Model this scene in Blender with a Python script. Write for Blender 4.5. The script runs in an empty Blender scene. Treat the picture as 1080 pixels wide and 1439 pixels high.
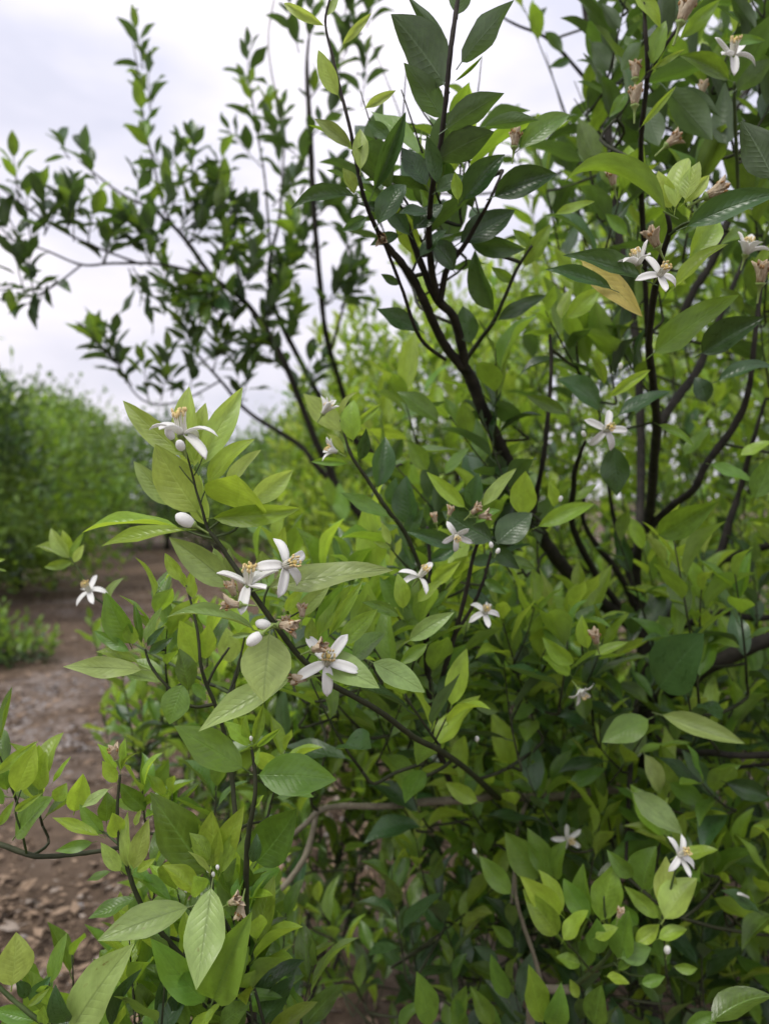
import bpy, math, random
import numpy as np
from mathutils import Vector, Matrix

random.seed(11)
np.random.seed(11)
SC = bpy.context.scene
COL = SC.collection
R = math.radians

# ------------------------------------------------------------------ camera
H = 1.30                     # eye height
F = 1039.3                   # focal length in pixels of the 1080 x 1439 photograph
cam_d = bpy.data.cameras.new("camera")
cam = bpy.data.objects.new("camera", cam_d)
COL.objects.link(cam)
cam.location = (0, 0, H)
cam.rotation_euler = (R(90), 0, 0)
cam_d.sensor_fit = 'VERTICAL'
cam_d.sensor_height = 36
cam_d.lens = 26
cam_d.clip_start = 0.02
cam_d.clip_end = 800
cam_d.dof.use_dof = True
cam_d.dof.focus_distance = 0.55
cam_d.dof.aperture_fstop = 5.7
SC.camera = cam

# ------------------------------------------------------------------ sky and sun
SUN_EL, SUN_AZ = 58, -140      # the sun is behind thin cloud, high, over the left shoulder
world = bpy.data.worlds.new("World")
SC.world = world
world.use_nodes = True
nt = world.node_tree
nt.nodes.clear()


def N(tree, kind, **kw):
    n = tree.nodes.new(kind)
    for k, v in kw.items():
        if k.startswith("i_"):
            key = k[2:]
            key = int(key) if key.isdigit() else key.replace("_", " ")
            n.inputs[key].default_value = v
        else:
            setattr(n, k, v)
    return n


wo = N(nt, "ShaderNodeOutputWorld")
bg = N(nt, "ShaderNodeBackground", i_Strength=0.1)
sky = N(nt, "ShaderNodeTexSky", sky_type='NISHITA', sun_disc=False)
sky.sun_elevation = R(SUN_EL)
sky.sun_rotation = R(SUN_AZ)
tc = N(nt, "ShaderNodeTexCoord")
mp = N(nt, "ShaderNodeMapping")
mp.inputs["Scale"].default_value = (1.0, 1.0, 2.6)
mp.inputs["Location"].default_value = (0.35, 0.2, 0.1)
nz = N(nt, "ShaderNodeTexNoise", i_Scale=1.7, i_Detail=5.0, i_Roughness=0.5)
rmp = N(nt, "ShaderNodeValToRGB")
rmp.color_ramp.elements[0].position = 0.40
rmp.color_ramp.elements[0].color = (4.9, 4.9, 5.75, 1)
rmp.color_ramp.elements[1].position = 0.60
rmp.color_ramp.elements[1].color = (7.5, 7.1, 7.6, 1)
mixw = N(nt, "ShaderNodeMix", data_type='RGBA')
mixw.inputs[0].default_value = 0.93
nt.links.new(tc.outputs["Generated"], mp.inputs[0])
nt.links.new(mp.outputs[0], nz.inputs["Vector"])
nt.links.new(nz.outputs[0], rmp.inputs[0])
nt.links.new(sky.outputs[0], mixw.inputs[6])
nt.links.new(rmp.outputs[0], mixw.inputs[7])
sepw = N(nt, "ShaderNodeSeparateXYZ")           # an overcast sky brightens steadily towards the zenith
nt.links.new(tc.outputs["Generated"], sepw.inputs[0])
gr = N(nt, "ShaderNodeMath", operation='MULTIPLY_ADD', use_clamp=False)
gr.inputs[1].default_value = 0.55
gr.inputs[2].default_value = 0.90
mx = N(nt, "ShaderNodeMath", operation='MAXIMUM')
mx.inputs[1].default_value = 0.0
nt.links.new(sepw.outputs[2], mx.inputs[0])
nt.links.new(mx.outputs[0], gr.inputs[0])
sc_w = N(nt, "ShaderNodeVectorMath", operation='SCALE')
nt.links.new(mixw.outputs[2], sc_w.inputs[0])
nt.links.new(gr.outputs[0], sc_w.inputs["Scale"])
nt.links.new(sc_w.outputs[0], bg.inputs[0])
nt.links.new(bg.outputs[0], wo.inputs[0])

sd = bpy.data.lights.new("sun", 'SUN')
sd.energy = 1.5
sd.angle = R(22)
sd.color = (1.0, 0.965, 0.9)
sun = bpy.data.objects.new("sun", sd)
COL.objects.link(sun)
# sun_rotation in Nishita: clockwise from +Y seen from above
az = R(SUN_AZ)
sdir = Vector((math.sin(az) * math.cos(R(SUN_EL)), math.cos(az) * math.cos(R(SUN_EL)), math.sin(R(SUN_EL))))
sun.rotation_euler = sdir.to_track_quat('Z', 'Y').to_euler()
sun.location = sdir * 20

SC.view_settings.view_transform = 'Standard'
SC.view_settings.look = 'None'
SC.view_settings.exposure = 0.58
SC.view_settings.gamma = 1.0
SC.view_settings.use_curve_mapping = False
SC.render.engine = 'CYCLES'
SC.cycles.max_bounces = 7
SC.cycles.diffuse_bounces = 4
SC.cycles.transmission_bounces = 4
SC.cycles.glossy_bounces = 2
SC.cycles.caustics_reflective = False
SC.cycles.caustics_refractive = False

# ------------------------------------------------------------------ materials


def newmat(name):
    m = bpy.data.materials.new(name)
    m.use_nodes = True
    m.node_tree.nodes.clear()
    return m, m.node_tree


def math_n(t, op, a, b=None, c=None, clamp=False):
    n = t.nodes.new("ShaderNodeMath")
    n.operation = op
    n.use_clamp = clamp
    for i, v in enumerate((a, b, c)):
        if v is None:
            continue
        if isinstance(v, (int, float)):
            n.inputs[i].default_value = v
        else:
            t.links.new(v, n.inputs[i])
    return n.outputs[0]


def mix_c(t, fac, a, b, mode='MIX'):
    n = t.nodes.new("ShaderNodeMix")
    n.data_type = 'RGBA'
    n.blend_type = mode
    for idx, v in ((0, fac), (6, a), (7, b)):
        if isinstance(v, (int, float)):
            n.inputs[idx].default_value = v
        elif isinstance(v, tuple):
            n.inputs[idx].default_value = v if len(v) == 4 else (*v, 1)
        else:
            t.links.new(v, n.inputs[idx])
    return n.outputs[2]


def leaf_material(name, top, under, glow, rough=0.42, trans=0.3, vein=1.0, spots=0.0, var=0.35, dark_rib=False):
    m, t = newmat(name)
    out = N(t, "ShaderNodeOutputMaterial")
    uv = N(t, "ShaderNodeUVMap")
    sep = N(t, "ShaderNodeSeparateXYZ")
    t.links.new(uv.outputs[0], sep.inputs[0])
    oi = N(t, "ShaderNodeObjectInfo")
    at = N(t, "ShaderNodeAttribute", attribute_name="leaf_rand")
    rnd = math_n(t, 'FRACT', math_n(t, 'ADD', oi.outputs["Random"], at.outputs["Fac"]))
    rnd2 = math_n(t, 'FRACT', math_n(t, 'MULTIPLY', rnd, 17.31))
    a = math_n(t, 'MULTIPLY', math_n(t, 'ABSOLUTE', math_n(t, 'SUBTRACT', sep.outputs[0], 0.5)), 2.0)
    mid = math_n(t, 'SUBTRACT', 1.0, math_n(t, 'MULTIPLY', a, 14.0), clamp=True)
    ph = math_n(t, 'SUBTRACT', math_n(t, 'MULTIPLY', sep.outputs[1], 11.0), math_n(t, 'MULTIPLY', a, 2.4))
    sv = math_n(t, 'POWER', math_n(t, 'ABSOLUTE', math_n(t, 'SINE', math_n(t, 'MULTIPLY', ph, 3.1416))), 0.35)
    side = math_n(t, 'MULTIPLY', math_n(t, 'SUBTRACT', 1.0, sv), math_n(t, 'SUBTRACT', 1.0, a, clamp=True))
    # mottling that moves with each leaf
    nz = N(t, "ShaderNodeTexNoise", noise_dimensions='4D', i_Scale=5.0, i_Detail=4.0, i_Roughness=0.6)
    t.links.new(uv.outputs[0], nz.inputs["Vector"])
    t.links.new(math_n(t, 'MULTIPLY', rnd, 60.0), nz.inputs["W"])
    mott = math_n(t, 'MULTIPLY_ADD', nz.outputs[0], 1.0, -0.5)
    bright = math_n(t, 'ADD', math_n(t, 'MULTIPLY_ADD', rnd2, 2 * var, 1.0 - var), math_n(t, 'MULTIPLY', mott, 0.95))
    hs = N(t, "ShaderNodeHueSaturation")
    hs.inputs["Color"].default_value = (*top, 1)
    t.links.new(math_n(t, 'MULTIPLY_ADD', rnd, 0.035, 0.4825), hs.inputs["Hue"])
    t.links.new(bright, hs.inputs["Value"])
    c = hs.outputs[0]
    c = mix_c(t, math_n(t, 'MULTIPLY', mid, 0.55 * vein), c, tuple(min(1, x * (0.45 if dark_rib else 1.9) + 0.015) for x in top))
    c = mix_c(t, math_n(t, 'MULTIPLY', side, (0.22 if dark_rib else 0.42) * vein), c, tuple(min(1, x * 1.6 + 0.01) for x in top))
    if spots:
        vs = N(t, "ShaderNodeTexNoise", noise_dimensions='4D', i_Scale=7.0, i_Detail=3.0, i_Roughness=0.7)
        t.links.new(uv.outputs[0], vs.inputs["Vector"])
        t.links.new(math_n(t, 'MULTIPLY', rnd2, 40.0), vs.inputs["W"])
        sp = math_n(t, 'MULTIPLY', math_n(t, 'SUBTRACT', vs.outputs[0], 0.72 - 0.1 * spots), 14.0, clamp=True)
        c = mix_c(t, math_n(t, 'MULTIPLY', sp, 0.8), c, (0.16, 0.085, 0.03))
    geo = N(t, "ShaderNodeNewGeometry")
    hu = N(t, "ShaderNodeHueSaturation")
    hu.inputs["Color"].default_value = (*under, 1)
    t.links.new(bright, hu.inputs["Value"])
    cu = mix_c(t, math_n(t, 'MULTIPLY', mid, 0.6 * vein), hu.outputs[0], tuple(min(1, x * 1.6 + 0.02) for x in under))
    cu = mix_c(t, math_n(t, 'MULTIPLY', side, 0.3 * vein), cu, tuple(x * 0.75 for x in under))
    col = mix_c(t, geo.outputs["Backfacing"], c, cu)
    p = N(t, "ShaderNodeBsdfPrincipled")
    t.links.new(col, p.inputs["Base Color"])
    rr = math_n(t, 'ADD', math_n(t, 'MULTIPLY_ADD', geo.outputs["Backfacing"], 0.22, rough), math_n(t, 'MULTIPLY', mott, 0.25))
    t.links.new(rr, p.inputs["Roughness"])
    p.inputs["Specular IOR Level"].default_value = 0.6
    bp = N(t, "ShaderNodeBump", i_Strength=0.45, i_Distance=0.0013)
    h = math_n(t, 'ADD', math_n(t, 'MULTIPLY', math_n(t, 'ADD', side, mid), -0.6), math_n(t, 'MULTIPLY', nz.outputs[0], 0.8))
    t.links.new(h, bp.inputs["Height"])
    t.links.new(bp.outputs[0], p.inputs["Normal"])
    tr = N(t, "ShaderNodeBsdfTranslucent")
    hg = N(t, "ShaderNodeHueSaturation")
    hg.inputs["Color"].default_value = (*glow, 1)
    t.links.new(bright, hg.inputs["Value"])
    cg = mix_c(t, math_n(t, 'MULTIPLY', mid, 0.5 * vein), hg.outputs[0], tuple(x * 0.5 for x in glow))
    t.links.new(cg, tr.inputs[0])
    ms = N(t, "ShaderNodeMixShader")
    ms.inputs[0].default_value = trans
    t.links.new(p.outputs[0], ms.inputs[1])
    t.links.new(tr.outputs[0], ms.inputs[2])
    t.links.new(ms.outputs[0], out.inputs[0])
    return m


LM = {
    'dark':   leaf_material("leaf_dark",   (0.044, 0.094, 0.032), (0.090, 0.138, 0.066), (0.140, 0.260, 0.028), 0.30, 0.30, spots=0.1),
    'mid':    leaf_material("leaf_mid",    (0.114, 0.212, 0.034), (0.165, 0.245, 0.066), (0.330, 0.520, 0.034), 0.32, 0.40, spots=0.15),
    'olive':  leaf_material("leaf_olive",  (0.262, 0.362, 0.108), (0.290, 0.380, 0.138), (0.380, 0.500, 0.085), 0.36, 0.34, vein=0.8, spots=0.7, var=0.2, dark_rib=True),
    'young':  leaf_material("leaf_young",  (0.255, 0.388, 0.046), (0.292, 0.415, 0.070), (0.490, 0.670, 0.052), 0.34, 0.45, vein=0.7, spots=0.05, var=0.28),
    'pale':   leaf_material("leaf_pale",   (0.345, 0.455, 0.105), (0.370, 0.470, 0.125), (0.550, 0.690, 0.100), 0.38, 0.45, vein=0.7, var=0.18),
    'yellow': leaf_material("leaf_yellow", (0.680, 0.600, 0.160), (0.700, 0.630, 0.220), (0.800, 0.690, 0.140), 0.55, 0.40, spots=1.2, var=0.1),
    'far':    leaf_material("leaf_far",    (0.112, 0.205, 0.038), (0.150, 0.230, 0.060), (0.270, 0.430, 0.038), 0.45, 0.38, vein=0.0, var=0.5),
}
LT = list(LM.keys())


def simple_mat(name, c1, c2, scale=30, rough=0.7, bump=0.0, trans=None, detail=5, spec=0.3, stretch=None):
    m, t = newmat(name)
    out = N(t, "ShaderNodeOutputMaterial")
    tcn = N(t, "ShaderNodeTexCoord")
    nz = N(t, "ShaderNodeTexNoise", i_Scale=scale, i_Detail=detail, i_Roughness=0.65)
    t.links.new(tcn.outputs["Object"], nz.inputs["Vector"])
    f = math_n(t, 'MULTIPLY_ADD', nz.outputs[0], 2.4, -0.7, clamp=True)
    c = mix_c(t, f, c1, c2)
    p = N(t, "ShaderNodeBsdfPrincipled", i_Roughness=rough)
    p.inputs["Specular IOR Level"].default_value = spec
    t.links.new(c, p.inputs["Base Color"])
    if bump:
        b = N(t, "ShaderNodeBump", i_Strength=0.7, i_Distance=bump)
        t.links.new(nz.outputs[0], b.inputs["Height"])
        t.links.new(b.outputs[0], p.inputs["Normal"])
    if trans:
        tr = N(t, "ShaderNodeBsdfTranslucent")
        tr.inputs[0].default_value = (*c2, 1)
        ms = N(t, "ShaderNodeMixShader")
        ms.inputs[0].default_value = trans
        t.links.new(p.outputs[0], ms.inputs[1])
        t.links.new(tr.outputs[0], ms.inputs[2])
        t.links.new(ms.outputs[0], out.inputs[0])
    else:
        t.links.new(p.outputs[0], out.inputs[0])
    return m


BARK = simple_mat("bark_dark", (0.012, 0.011, 0.009), (0.045, 0.039, 0.030), 55, 0.8, 0.002)
BARKG = simple_mat("bark_grey", (0.110, 0.095, 0.065), (0.230, 0.205, 0.150), 60, 0.85, 0.002)
TWIG = simple_mat("twig_green", (0.030, 0.050, 0.016), (0.075, 0.110, 0.030), 40, 0.6, 0.0006)
TWIGB = simple_mat("twig_brown", (0.020, 0.024, 0.012), (0.050, 0.056, 0.026), 60, 0.7, 0.0008)
PETAL = simple_mat("petal_white", (0.85, 0.85, 0.82), (0.90, 0.90, 0.88), 90, 0.45, 0.0003, trans=0.35)
FILAM = simple_mat("filament_white", (0.74, 0.73, 0.62), (0.84, 0.83, 0.74), 90, 0.5, trans=0.2)
ANTH = simple_mat("anther_ochre", (0.58, 0.42, 0.16), (0.80, 0.68, 0.38), 300, 0.7)
STIG = simple_mat("stigma", (0.60, 0.46, 0.12), (0.70, 0.58, 0.22), 200, 0.5)
CALYX = simple_mat("calyx_green", (0.17, 0.25, 0.06), (0.27, 0.36, 0.11), 150, 0.5)
WILT = simple_mat("petal_wilted", (0.34, 0.22, 0.11), (0.76, 0.68, 0.52), 160, 0.7, 0.0006, trans=0.15)
WILTD = simple_mat("anther_wilted", (0.16, 0.08, 0.03), (0.40, 0.24, 0.10), 300, 0.85)
LITTER = simple_mat("dry_litter", (0.050, 0.034, 0.022), (0.170, 0.118, 0.078), 45, 0.9)
LITTER2 = simple_mat("tan_litter", (0.170, 0.115, 0.072), (0.360, 0.265, 0.185), 45, 0.9)
LITTER3 = simple_mat("bleached_litter", (0.230, 0.185, 0.145), (0.380, 0.325, 0.270), 45, 0.9)
STONE = simple_mat("pale_stone", (0.20, 0.18, 0.165), (0.38, 0.355, 0.34), 40, 0.9, 0.003)

# ------------------------------------------------------------------ geometry helpers


def ground_z(x, y):
    return 0.02 * y


def P(px, py, d):
    """photo pixel at depth d (metres along the view) -> world point"""
    return Vector(((px - 540) / F * d, d, H + (719.5 - py) / F * d))


def proj(v):
    d = max(v[1], 1e-3)
    return 540 + v[0] / d * F, 719.5 - (v[2] - H) / d * F, v[1]


def mesh_obj(name, verts, faces, mats, smooth=True, mi=None):
    me = bpy.data.meshes.new(name)
    me.from_pydata([tuple(v) for v in verts], [], faces)
    for m in (mats if isinstance(mats, (list, tuple)) else [mats]):
        me.materials.append(m)
    if mi is not None:
        me.polygons.foreach_set("material_index", mi)
    if smooth:
        me.polygons.foreach_set("use_smooth", [True] * len(me.polygons))
    me.update()
    return me


def catmull(pts, rad, sub):
    n = len(pts)
    if n < 3 or sub < 2:
        return list(pts), list(rad)
    op, orr = [], []
    for i in range(n - 1):
        p0 = pts[max(i - 1, 0)]
        p1, p2 = pts[i], pts[i + 1]
        p3 = pts[min(i + 2, n - 1)]
        for k in range(sub):
            t = k / sub
            op.append(0.5 * ((2 * p1) + (p2 - p0) * t + (2 * p0 - 5 * p1 + 4 * p2 - p3) * t * t + (3 * p1 - p0 - 3 * p2 + p3) * t ** 3))
            orr.append(rad[i] * (1 - t) + rad[i + 1] * t)
    op.append(pts[-1])
    orr.append(rad[-1])
    return op, orr


def tube_geo(pts, rad, sides=7, sub=4, knobs=0.0):
    pts, rad = catmull(pts, rad, sub)
    V, Fc = [], []
    t0 = (pts[1] - pts[0]).normalized()
    u = t0.orthogonal().normalized()
    for i, p in enumerate(pts):
        t = (pts[min(i + 1, len(pts) - 1)] - pts[max(i - 1, 0)])
        if t.length < 1e-9:
            t = t0
        t = t.normalized()
        u = (u - t * u.dot(t)).normalized()
        w = t.cross(u)
        for s in range(sides):
            a = 2 * math.pi * s / sides
            r = rad[i] * (1 + knobs * random.uniform(-1, 1))
            V.append(p + (u * math.cos(a) + w * math.sin(a)) * r)
    m = len(pts)
    for i in range(m - 1):
        for s in range(sides):
            s2 = (s + 1) % sides
            Fc.append((i * sides + s, i * sides + s2, (i + 1) * sides + s2, (i + 1) * sides + s))
    Fc.append(tuple(range(sides - 1, -1, -1)))
    Fc.append(tuple((m - 1) * sides + s for s in range(sides)))
    return V, Fc


def merge(parts):
    V, Fc, MI = [], [], []
    for v, f, mi in parts:
        o = len(V)
        V += list(v)
        Fc += [tuple(i + o for i in q) for q in f]
        MI += [mi] * len(f)
    return V, Fc, MI


# ---- leaf shapes: unit length along +Y, unit full width across X, upper face +Z
def leaf_geo(bend, fold, wave, tipp, skew, nl, na, petiole=True, serr=0.0, seed=0):
    rg = random.Random(seed)
    V, UV, Fc = [], [], []
    y, z, ang = 0.0, 0.0, bend * 0.25
    ys = [0.0]
    zs = [0.0]
    for i in range(nl):
        ang -= bend / nl * (1.35 if i > nl * 0.4 else 0.8)
        y += math.cos(ang) / nl
        z += math.sin(ang) / nl
        ys.append(y)
        zs.append(z)
    sc = 1.0 / math.hypot(ys[-1], zs[-1])
    ca, sa = ys[-1] * sc, zs[-1] * sc
    for i in range(nl + 1):
        yy, zz = ys[i] * sc, zs[i] * sc
        ys[i], zs[i] = yy * ca + zz * sa, -yy * sa + zz * ca
    for i in range(nl + 1):
        t = i / nl
        tt = min(max(t, 0.0), 1.0)
        w = 0.53 * (math.sin(math.pi * tt ** 0.84) ** 0.86) * (1 - 0.7 * tipp * max(0, tt - 0.6) ** 1.1) if 0 < tt < 1 else 0.006
        for k in range(na + 1):
            s = -1 + 2 * k / na
            ww = w * (1 + (serr * rg.uniform(-1, 1) if abs(s) > 0.9 else 0))
            x = s * ww + skew * math.sin(math.pi * t)
            zz = zs[i] + fold * abs(s) * w + wave * math.sin(t * 9 + (2.1 if s > 0 else 0)) * abs(s) * w
            V.append((x, ys[i], zz))
            UV.append((0.5 + 0.5 * s, t))
    for i in range(nl):
        for k in range(na):
            a = i * (na + 1) + k
            Fc.append((a, a + 1, a + na + 2, a + na + 1))
    if petiole:
        o = len(V)
        r = 0.011
        for (yy, zz) in ((-0.13, -0.035), (0.03, -0.002)):
            for q in range(3):
                aa = 2 * math.pi * q / 3 + 0.5
                V.append((r * 2.2 * math.cos(aa), yy, zz + r * math.sin(aa)))
                UV.append((0.5, 0.0))
        for q in range(3):
            q2 = (q + 1) % 3
            Fc.append((o + q, o + q2, o + 3 + q2, o + 3 + q))
    return V, UV, Fc


SHAPES = [dict(bend=0.30, fold=0.14, wave=0.05, tipp=0.55, skew=0.01),
          dict(bend=0.65, fold=0.20, wave=0.06, tipp=0.75, skew=-0.03),
          dict(bend=-0.20, fold=0.26, wave=0.05, tipp=0.60, skew=0.03),
          dict(bend=0.20, fold=0.10, wave=0.09, tipp=0.85, skew=-0.02),
          dict(bend=1.00, fold=0.24, wave=0.06, tipp=0.65, skew=0.04),
          dict(bend=0.50, fold=0.40, wave=0.07, tipp=0.70, skew=0.0),
          dict(bend=0.05, fold=0.16, wave=0.10, tipp=0.45, skew=-0.03),
          dict(bend=1.50, fold=0.30, wave=0.05, tipp=0.75, skew=0.03)]   # 7: strongly arched
HI = [leaf_geo(nl=10, na=4, serr=0.03, seed=i, **s) for i, s in enumerate(SHAPES)]
LO = [leaf_geo(nl=5, na=2, seed=i, petiole=False, **s) for i, s in enumerate(SHAPES)]
XL = [leaf_geo(nl=3, na=2, seed=i, petiole=False, **s) for i, s in enumerate(SHAPES)]
_leaf_mesh = {}


def leaf_mesh(var, typ):
    k = (var, typ)
    if k not in _leaf_mesh:
        V, UV, Fc = HI[var]
        me = mesh_obj("leaf_blade", V, Fc, LM[typ])
        ul = me.uv_layers.new(name="UVMap")
        vi = np.empty(len(me.loops), dtype=np.int32)
        me.loops.foreach_get("vertex_index", vi)
        ul.data.foreach_set("uv", np.array(UV, dtype=np.float32)[vi].ravel())
        _leaf_mesh[k] = me
    return _leaf_mesh[k]


# ------------------------------------------------------------------ a plant: one thing, its branches, leaves, flowers
class Plant:
    def __init__(self, name, label, cat, base, group=None, limit=300, lod=LO):
        self.root = bpy.data.objects.new(name, None)
        COL.objects.link(self.root)
        self.base = Vector(base)
        self.root.location = self.base
        self.root.empty_display_size = 0.1
        self.root['label'] = label
        self.root['category'] = cat
        if group:
            self.root['group'] = group
        self.leaves = []      # (matrix3 np, origin, var, type, rand, priority)
        self.twigs = []
        self.nodes = np.zeros((0, 3))   # points a new twig can grow from
        self.join = False
        self.limit = limit
        self.lod = lod

    def part(self, name, me, mat_world=None, parent=None, label=None):
        o = bpy.data.objects.new(name, me)
        COL.objects.link(o)
        o.parent = parent or self.root
        if mat_world is not None:
            o.matrix_local = Matrix.Translation(-self.base) @ mat_world
        if label:
            o['label'] = label
        return o

    def branch(self, pts, mat=None, name="branch", sides=8, sub=6, knobs=0.13, label=None):
        """pts: (px, py, depth, diameter in mm) along the branch"""
        vs = [P(a, b, c) for a, b, c, _ in pts]
        rs = [w * 0.0005 for *_, w in pts]
        return self.branch_w(vs, rs, mat, name, sides, sub, knobs, label)

    def branch_w(self, vs, rs, mat=None, name="branch", sides=8, sub=6, knobs=0.13, label=None):
        V, Fc = tube_geo(vs, rs, sides, sub, knobs)
        cp, _ = catmull(vs, rs, 4)
        self.nodes = np.vstack([self.nodes, np.array([tuple(q) for q in cp])])
        V = [v - self.base for v in V]
        self.part(name, mesh_obj(name, V, Fc, mat or BARK), label=label)
        return vs

    def leaf_w(self, p0, p1, w, typ, normal, var=None, prio=0, label=None, rnd=None):
        ax = p1 - p0
        L = ax.length
        if L < 1e-5:
            return
        ax = ax / L
        n = normal - ax * normal.dot(ax)
        if n.length < 1e-4:
            n = ax.orthogonal()
        n.normalize()
        x = ax.cross(n)
        if var is None:
            var = random.randrange(7)
        M = np.array([[x[i] * w * L, ax[i] * L, n[i] * L * 0.9] for i in range(3)])
        self.leaves.append((M, np.array(p0), var, typ, random.random() if rnd is None else rnd, prio, label))

    def leaf(self, bx, by, tx, ty, w, typ, d0, d1=None, roll=None, var=None, face='c', label=None):
        if d1 is None:
            px_len = math.hypot(tx - bx, ty - by)
            d1 = d0 + random.uniform(-0.34, 0.2) * px_len / F * d0
        p0, p1 = P(bx, by, d0), P(tx, ty, d1)
        tocam = (Vector((0, 0, H)) - p0).normalized()
        if face == 'c':
            nrm = tocam + Vector((-0.15, 0, 0.35))
        elif face == 'u':
            nrm = Vector((0, -0.1, 1))
        else:                      # seen from below
            nrm = Vector((0, 0.4, 1)) - tocam * 0.8
        ax = (p1 - p0).normalized()
        nrm = (nrm - ax * nrm.dot(ax)).normalized()
        rl = random.uniform(-28, 28) if roll is None else roll
        nrm = Matrix.Rotation(R(rl), 3, ax) @ nrm
        self.leaf_w(p0, p1, w, typ, nrm, var, prio=1, label=label)

    def shoot(self, p, d, L, n, leaf_len, types, w=0.40, stem_r=0.0016, curve=0.25, tip=True, spread=1.0, stem_var=True):
        """a leafy twig: alternate leaves round a bending stem; types = (old, middle, tip) leaf kinds"""
        d = d.normalized()
        side = d.orthogonal().normalized()
        side = Matrix.Rotation(random.uniform(0, 6.28), 3, d) @ side
        pts = [p]
        dirs = [d]
        cur = d.copy()
        m = 5
        for i in range(m):
            cur = (cur + side * curve * 0.25 * random.uniform(0.2, 1.2) + Vector((0, 0, 0.10))).normalized()
            pts.append(pts[-1] + cur * (L / m))
            dirs.append(cur)
        self.twigs.append((pts, [stem_r * (1 - 0.6 * i / m) for i in range(m + 1)]))
        if self.join:              # the twig grows out of the nearest branch or older twig
            df = self.nodes - np.array(p)
            dist = np.linalg.norm(df, axis=1) + np.maximum(df[:, 2], 0) * 1.5
            k = int(np.argmin(dist))
            q = Vector(self.nodes[k])
            g = p - q
            if 0.01 < g.length < 0.7:
                c1 = q + g * 0.4 + Vector((random.uniform(-.12, .12), random.uniform(-.12, .12), -.12)) * g.length
                c2 = p - d * min(0.05, g.length * 0.3)
                cp, cr = catmull([q, c1, c2, p], [stem_r * (1.15 + 1.2 * g.length), stem_r * 1.25, stem_r * 1.1, stem_r], 3)
                self.twigs.append((cp, cr))
                self.nodes = np.vstack([self.nodes, np.array([tuple(v) for v in cp[2:]])])
            self.nodes = np.vstack([self.nodes, np.array([tuple(v) for v in pts[1:4]])])
        a0 = random.uniform(0, 6.28)
        for i in range(n):
            f = (i + 0.6) / n
            f = min(f ** 0.9, 1.0)
            k = f * m
            k0 = min(int(k), m - 1)
            q = pts[k0].lerp(pts[k0 + 1], k - k0)
            dd = dirs[k0].lerp(dirs[k0 + 1], k - k0).normalized()
            rad = Matrix.Rotation(a0 + i * 2.4 + random.uniform(-.3, .3), 3, dd) @ dd.orthogonal().normalized()
            ang = R(random.uniform(48, 78) * spread * (1 - 0.55 * f))
            ax = dd * math.cos(ang) + rad * math.sin(ang) + Vector((0, 0, -0.22 * (1 - f) + 0.05))
            ax.normalize()
            ll = leaf_len * random.uniform(0.72, 1.15) * (1.0 if f < 0.8 else 0.72)
            nr = dd * 0.55 + Vector((0, 0, 0.85)) + Vector((random.uniform(-.35, .35), random.uniform(-.35, .35), 0))
            ty = types[0] if f < 0.4 else (types[1] if f < 0.78 else types[2])
            if random.random() < 0.12:
                ty = random.choice(types)
            st = q + ax * ll * 0.12
            self.leaf_w(st, st + ax * ll, w * random.uniform(0.85, 1.15), ty, nr)

    # -- flowers -------------------------------------------------------
    def _frame(self, c, axis, roll):
        z = axis.normalized()
        x = z.orthogonal().normalized()
        x = Matrix.Rotation(R(roll), 3, z) @ x
        y = z.cross(x)
        M = Matrix((x, y, z)).transposed().to_4x4()
        return Matrix.Translation(c) @ M

    @staticmethod
    def cam_axis(a):
        return Vector((a[0], -a[2], a[1])).normalized()

    def flower(self, px, py, d, axis, opening=85, roll=0, s=1.0, petals=5, skip=(), st=True, dirs=None):
        s *= 0.9 if d > .56 else 1.0
        M = self._frame(P(px, py, d), self.cam_axis(axis), roll) @ Matrix.Scale(s, 4)
        f = self.part("flower", RECEPT, M)
        Rm = M.to_3x3().normalized()
        zx, zy, zz = Rm.col[0], Rm.col[1], Rm.col[2]
        for dv in dirs or ():
            v = self.cam_axis(dv)
            az_ = math.atan2(-v.dot(zx), v.dot(zy))
            o = bpy.data.objects.new("petal", PETALS[random.randrange(len(PETALS))])
            COL.objects.link(o)
            o.parent = f
            o.matrix_local = Matrix.Rotation(az_, 4, 'Z') @ Matrix.Translation((0, 0.0016, 0.0014)) @ Matrix.Rotation(math.pi / 2 - v.angle(zz), 4, 'X')
        for k in range(0 if dirs else petals):
            if k in skip:
                continue
            op = opening + random.uniform(-14, 10)
            o = bpy.data.objects.new("petal", PETALS[random.randrange(len(PETALS))])
            COL.objects.link(o)
            o.parent = f
            o.matrix_local = Matrix.Rotation(R(360 / petals * k + random.uniform(-8, 8)), 4, 'Z') @ Matrix.Translation((0, 0.0016, 0.0014)) @ Matrix.Rotation(R(90 - op), 4, 'X')
        if st:
            for nm, me in (("stamens", random.choice(STAMENS)), ("pistil", PISTIL)):
                o = bpy.data.objects.new(nm, me)
                COL.objects.link(o)
                o.parent = f
        return f

    def spent(self, px, py, d, axis, roll=0, s=1.0):
        M = self._frame(P(px, py, d), self.cam_axis(axis), roll) @ Matrix.Scale(s, 4)
        f = self.part("spent_flower", RECEPT, M)
        for k in range(5):
            o = bpy.data.objects.new("wilted_petal", WPETALS[k % 2])
            COL.objects.link(o)
            o.parent = f
            o.matrix_local = Matrix.Rotation(R(72 * k + random.uniform(-20, 20)), 4, 'Z') @ Matrix.Translation((0, 0.0014, 0.001)) @ Matrix.Rotation(R(90 - random.uniform(4, 26)), 4, 'X')
        o = bpy.data.objects.new("withered_stamens", WSTAMEN)
        COL.objects.link(o)
        o.parent = f

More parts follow.
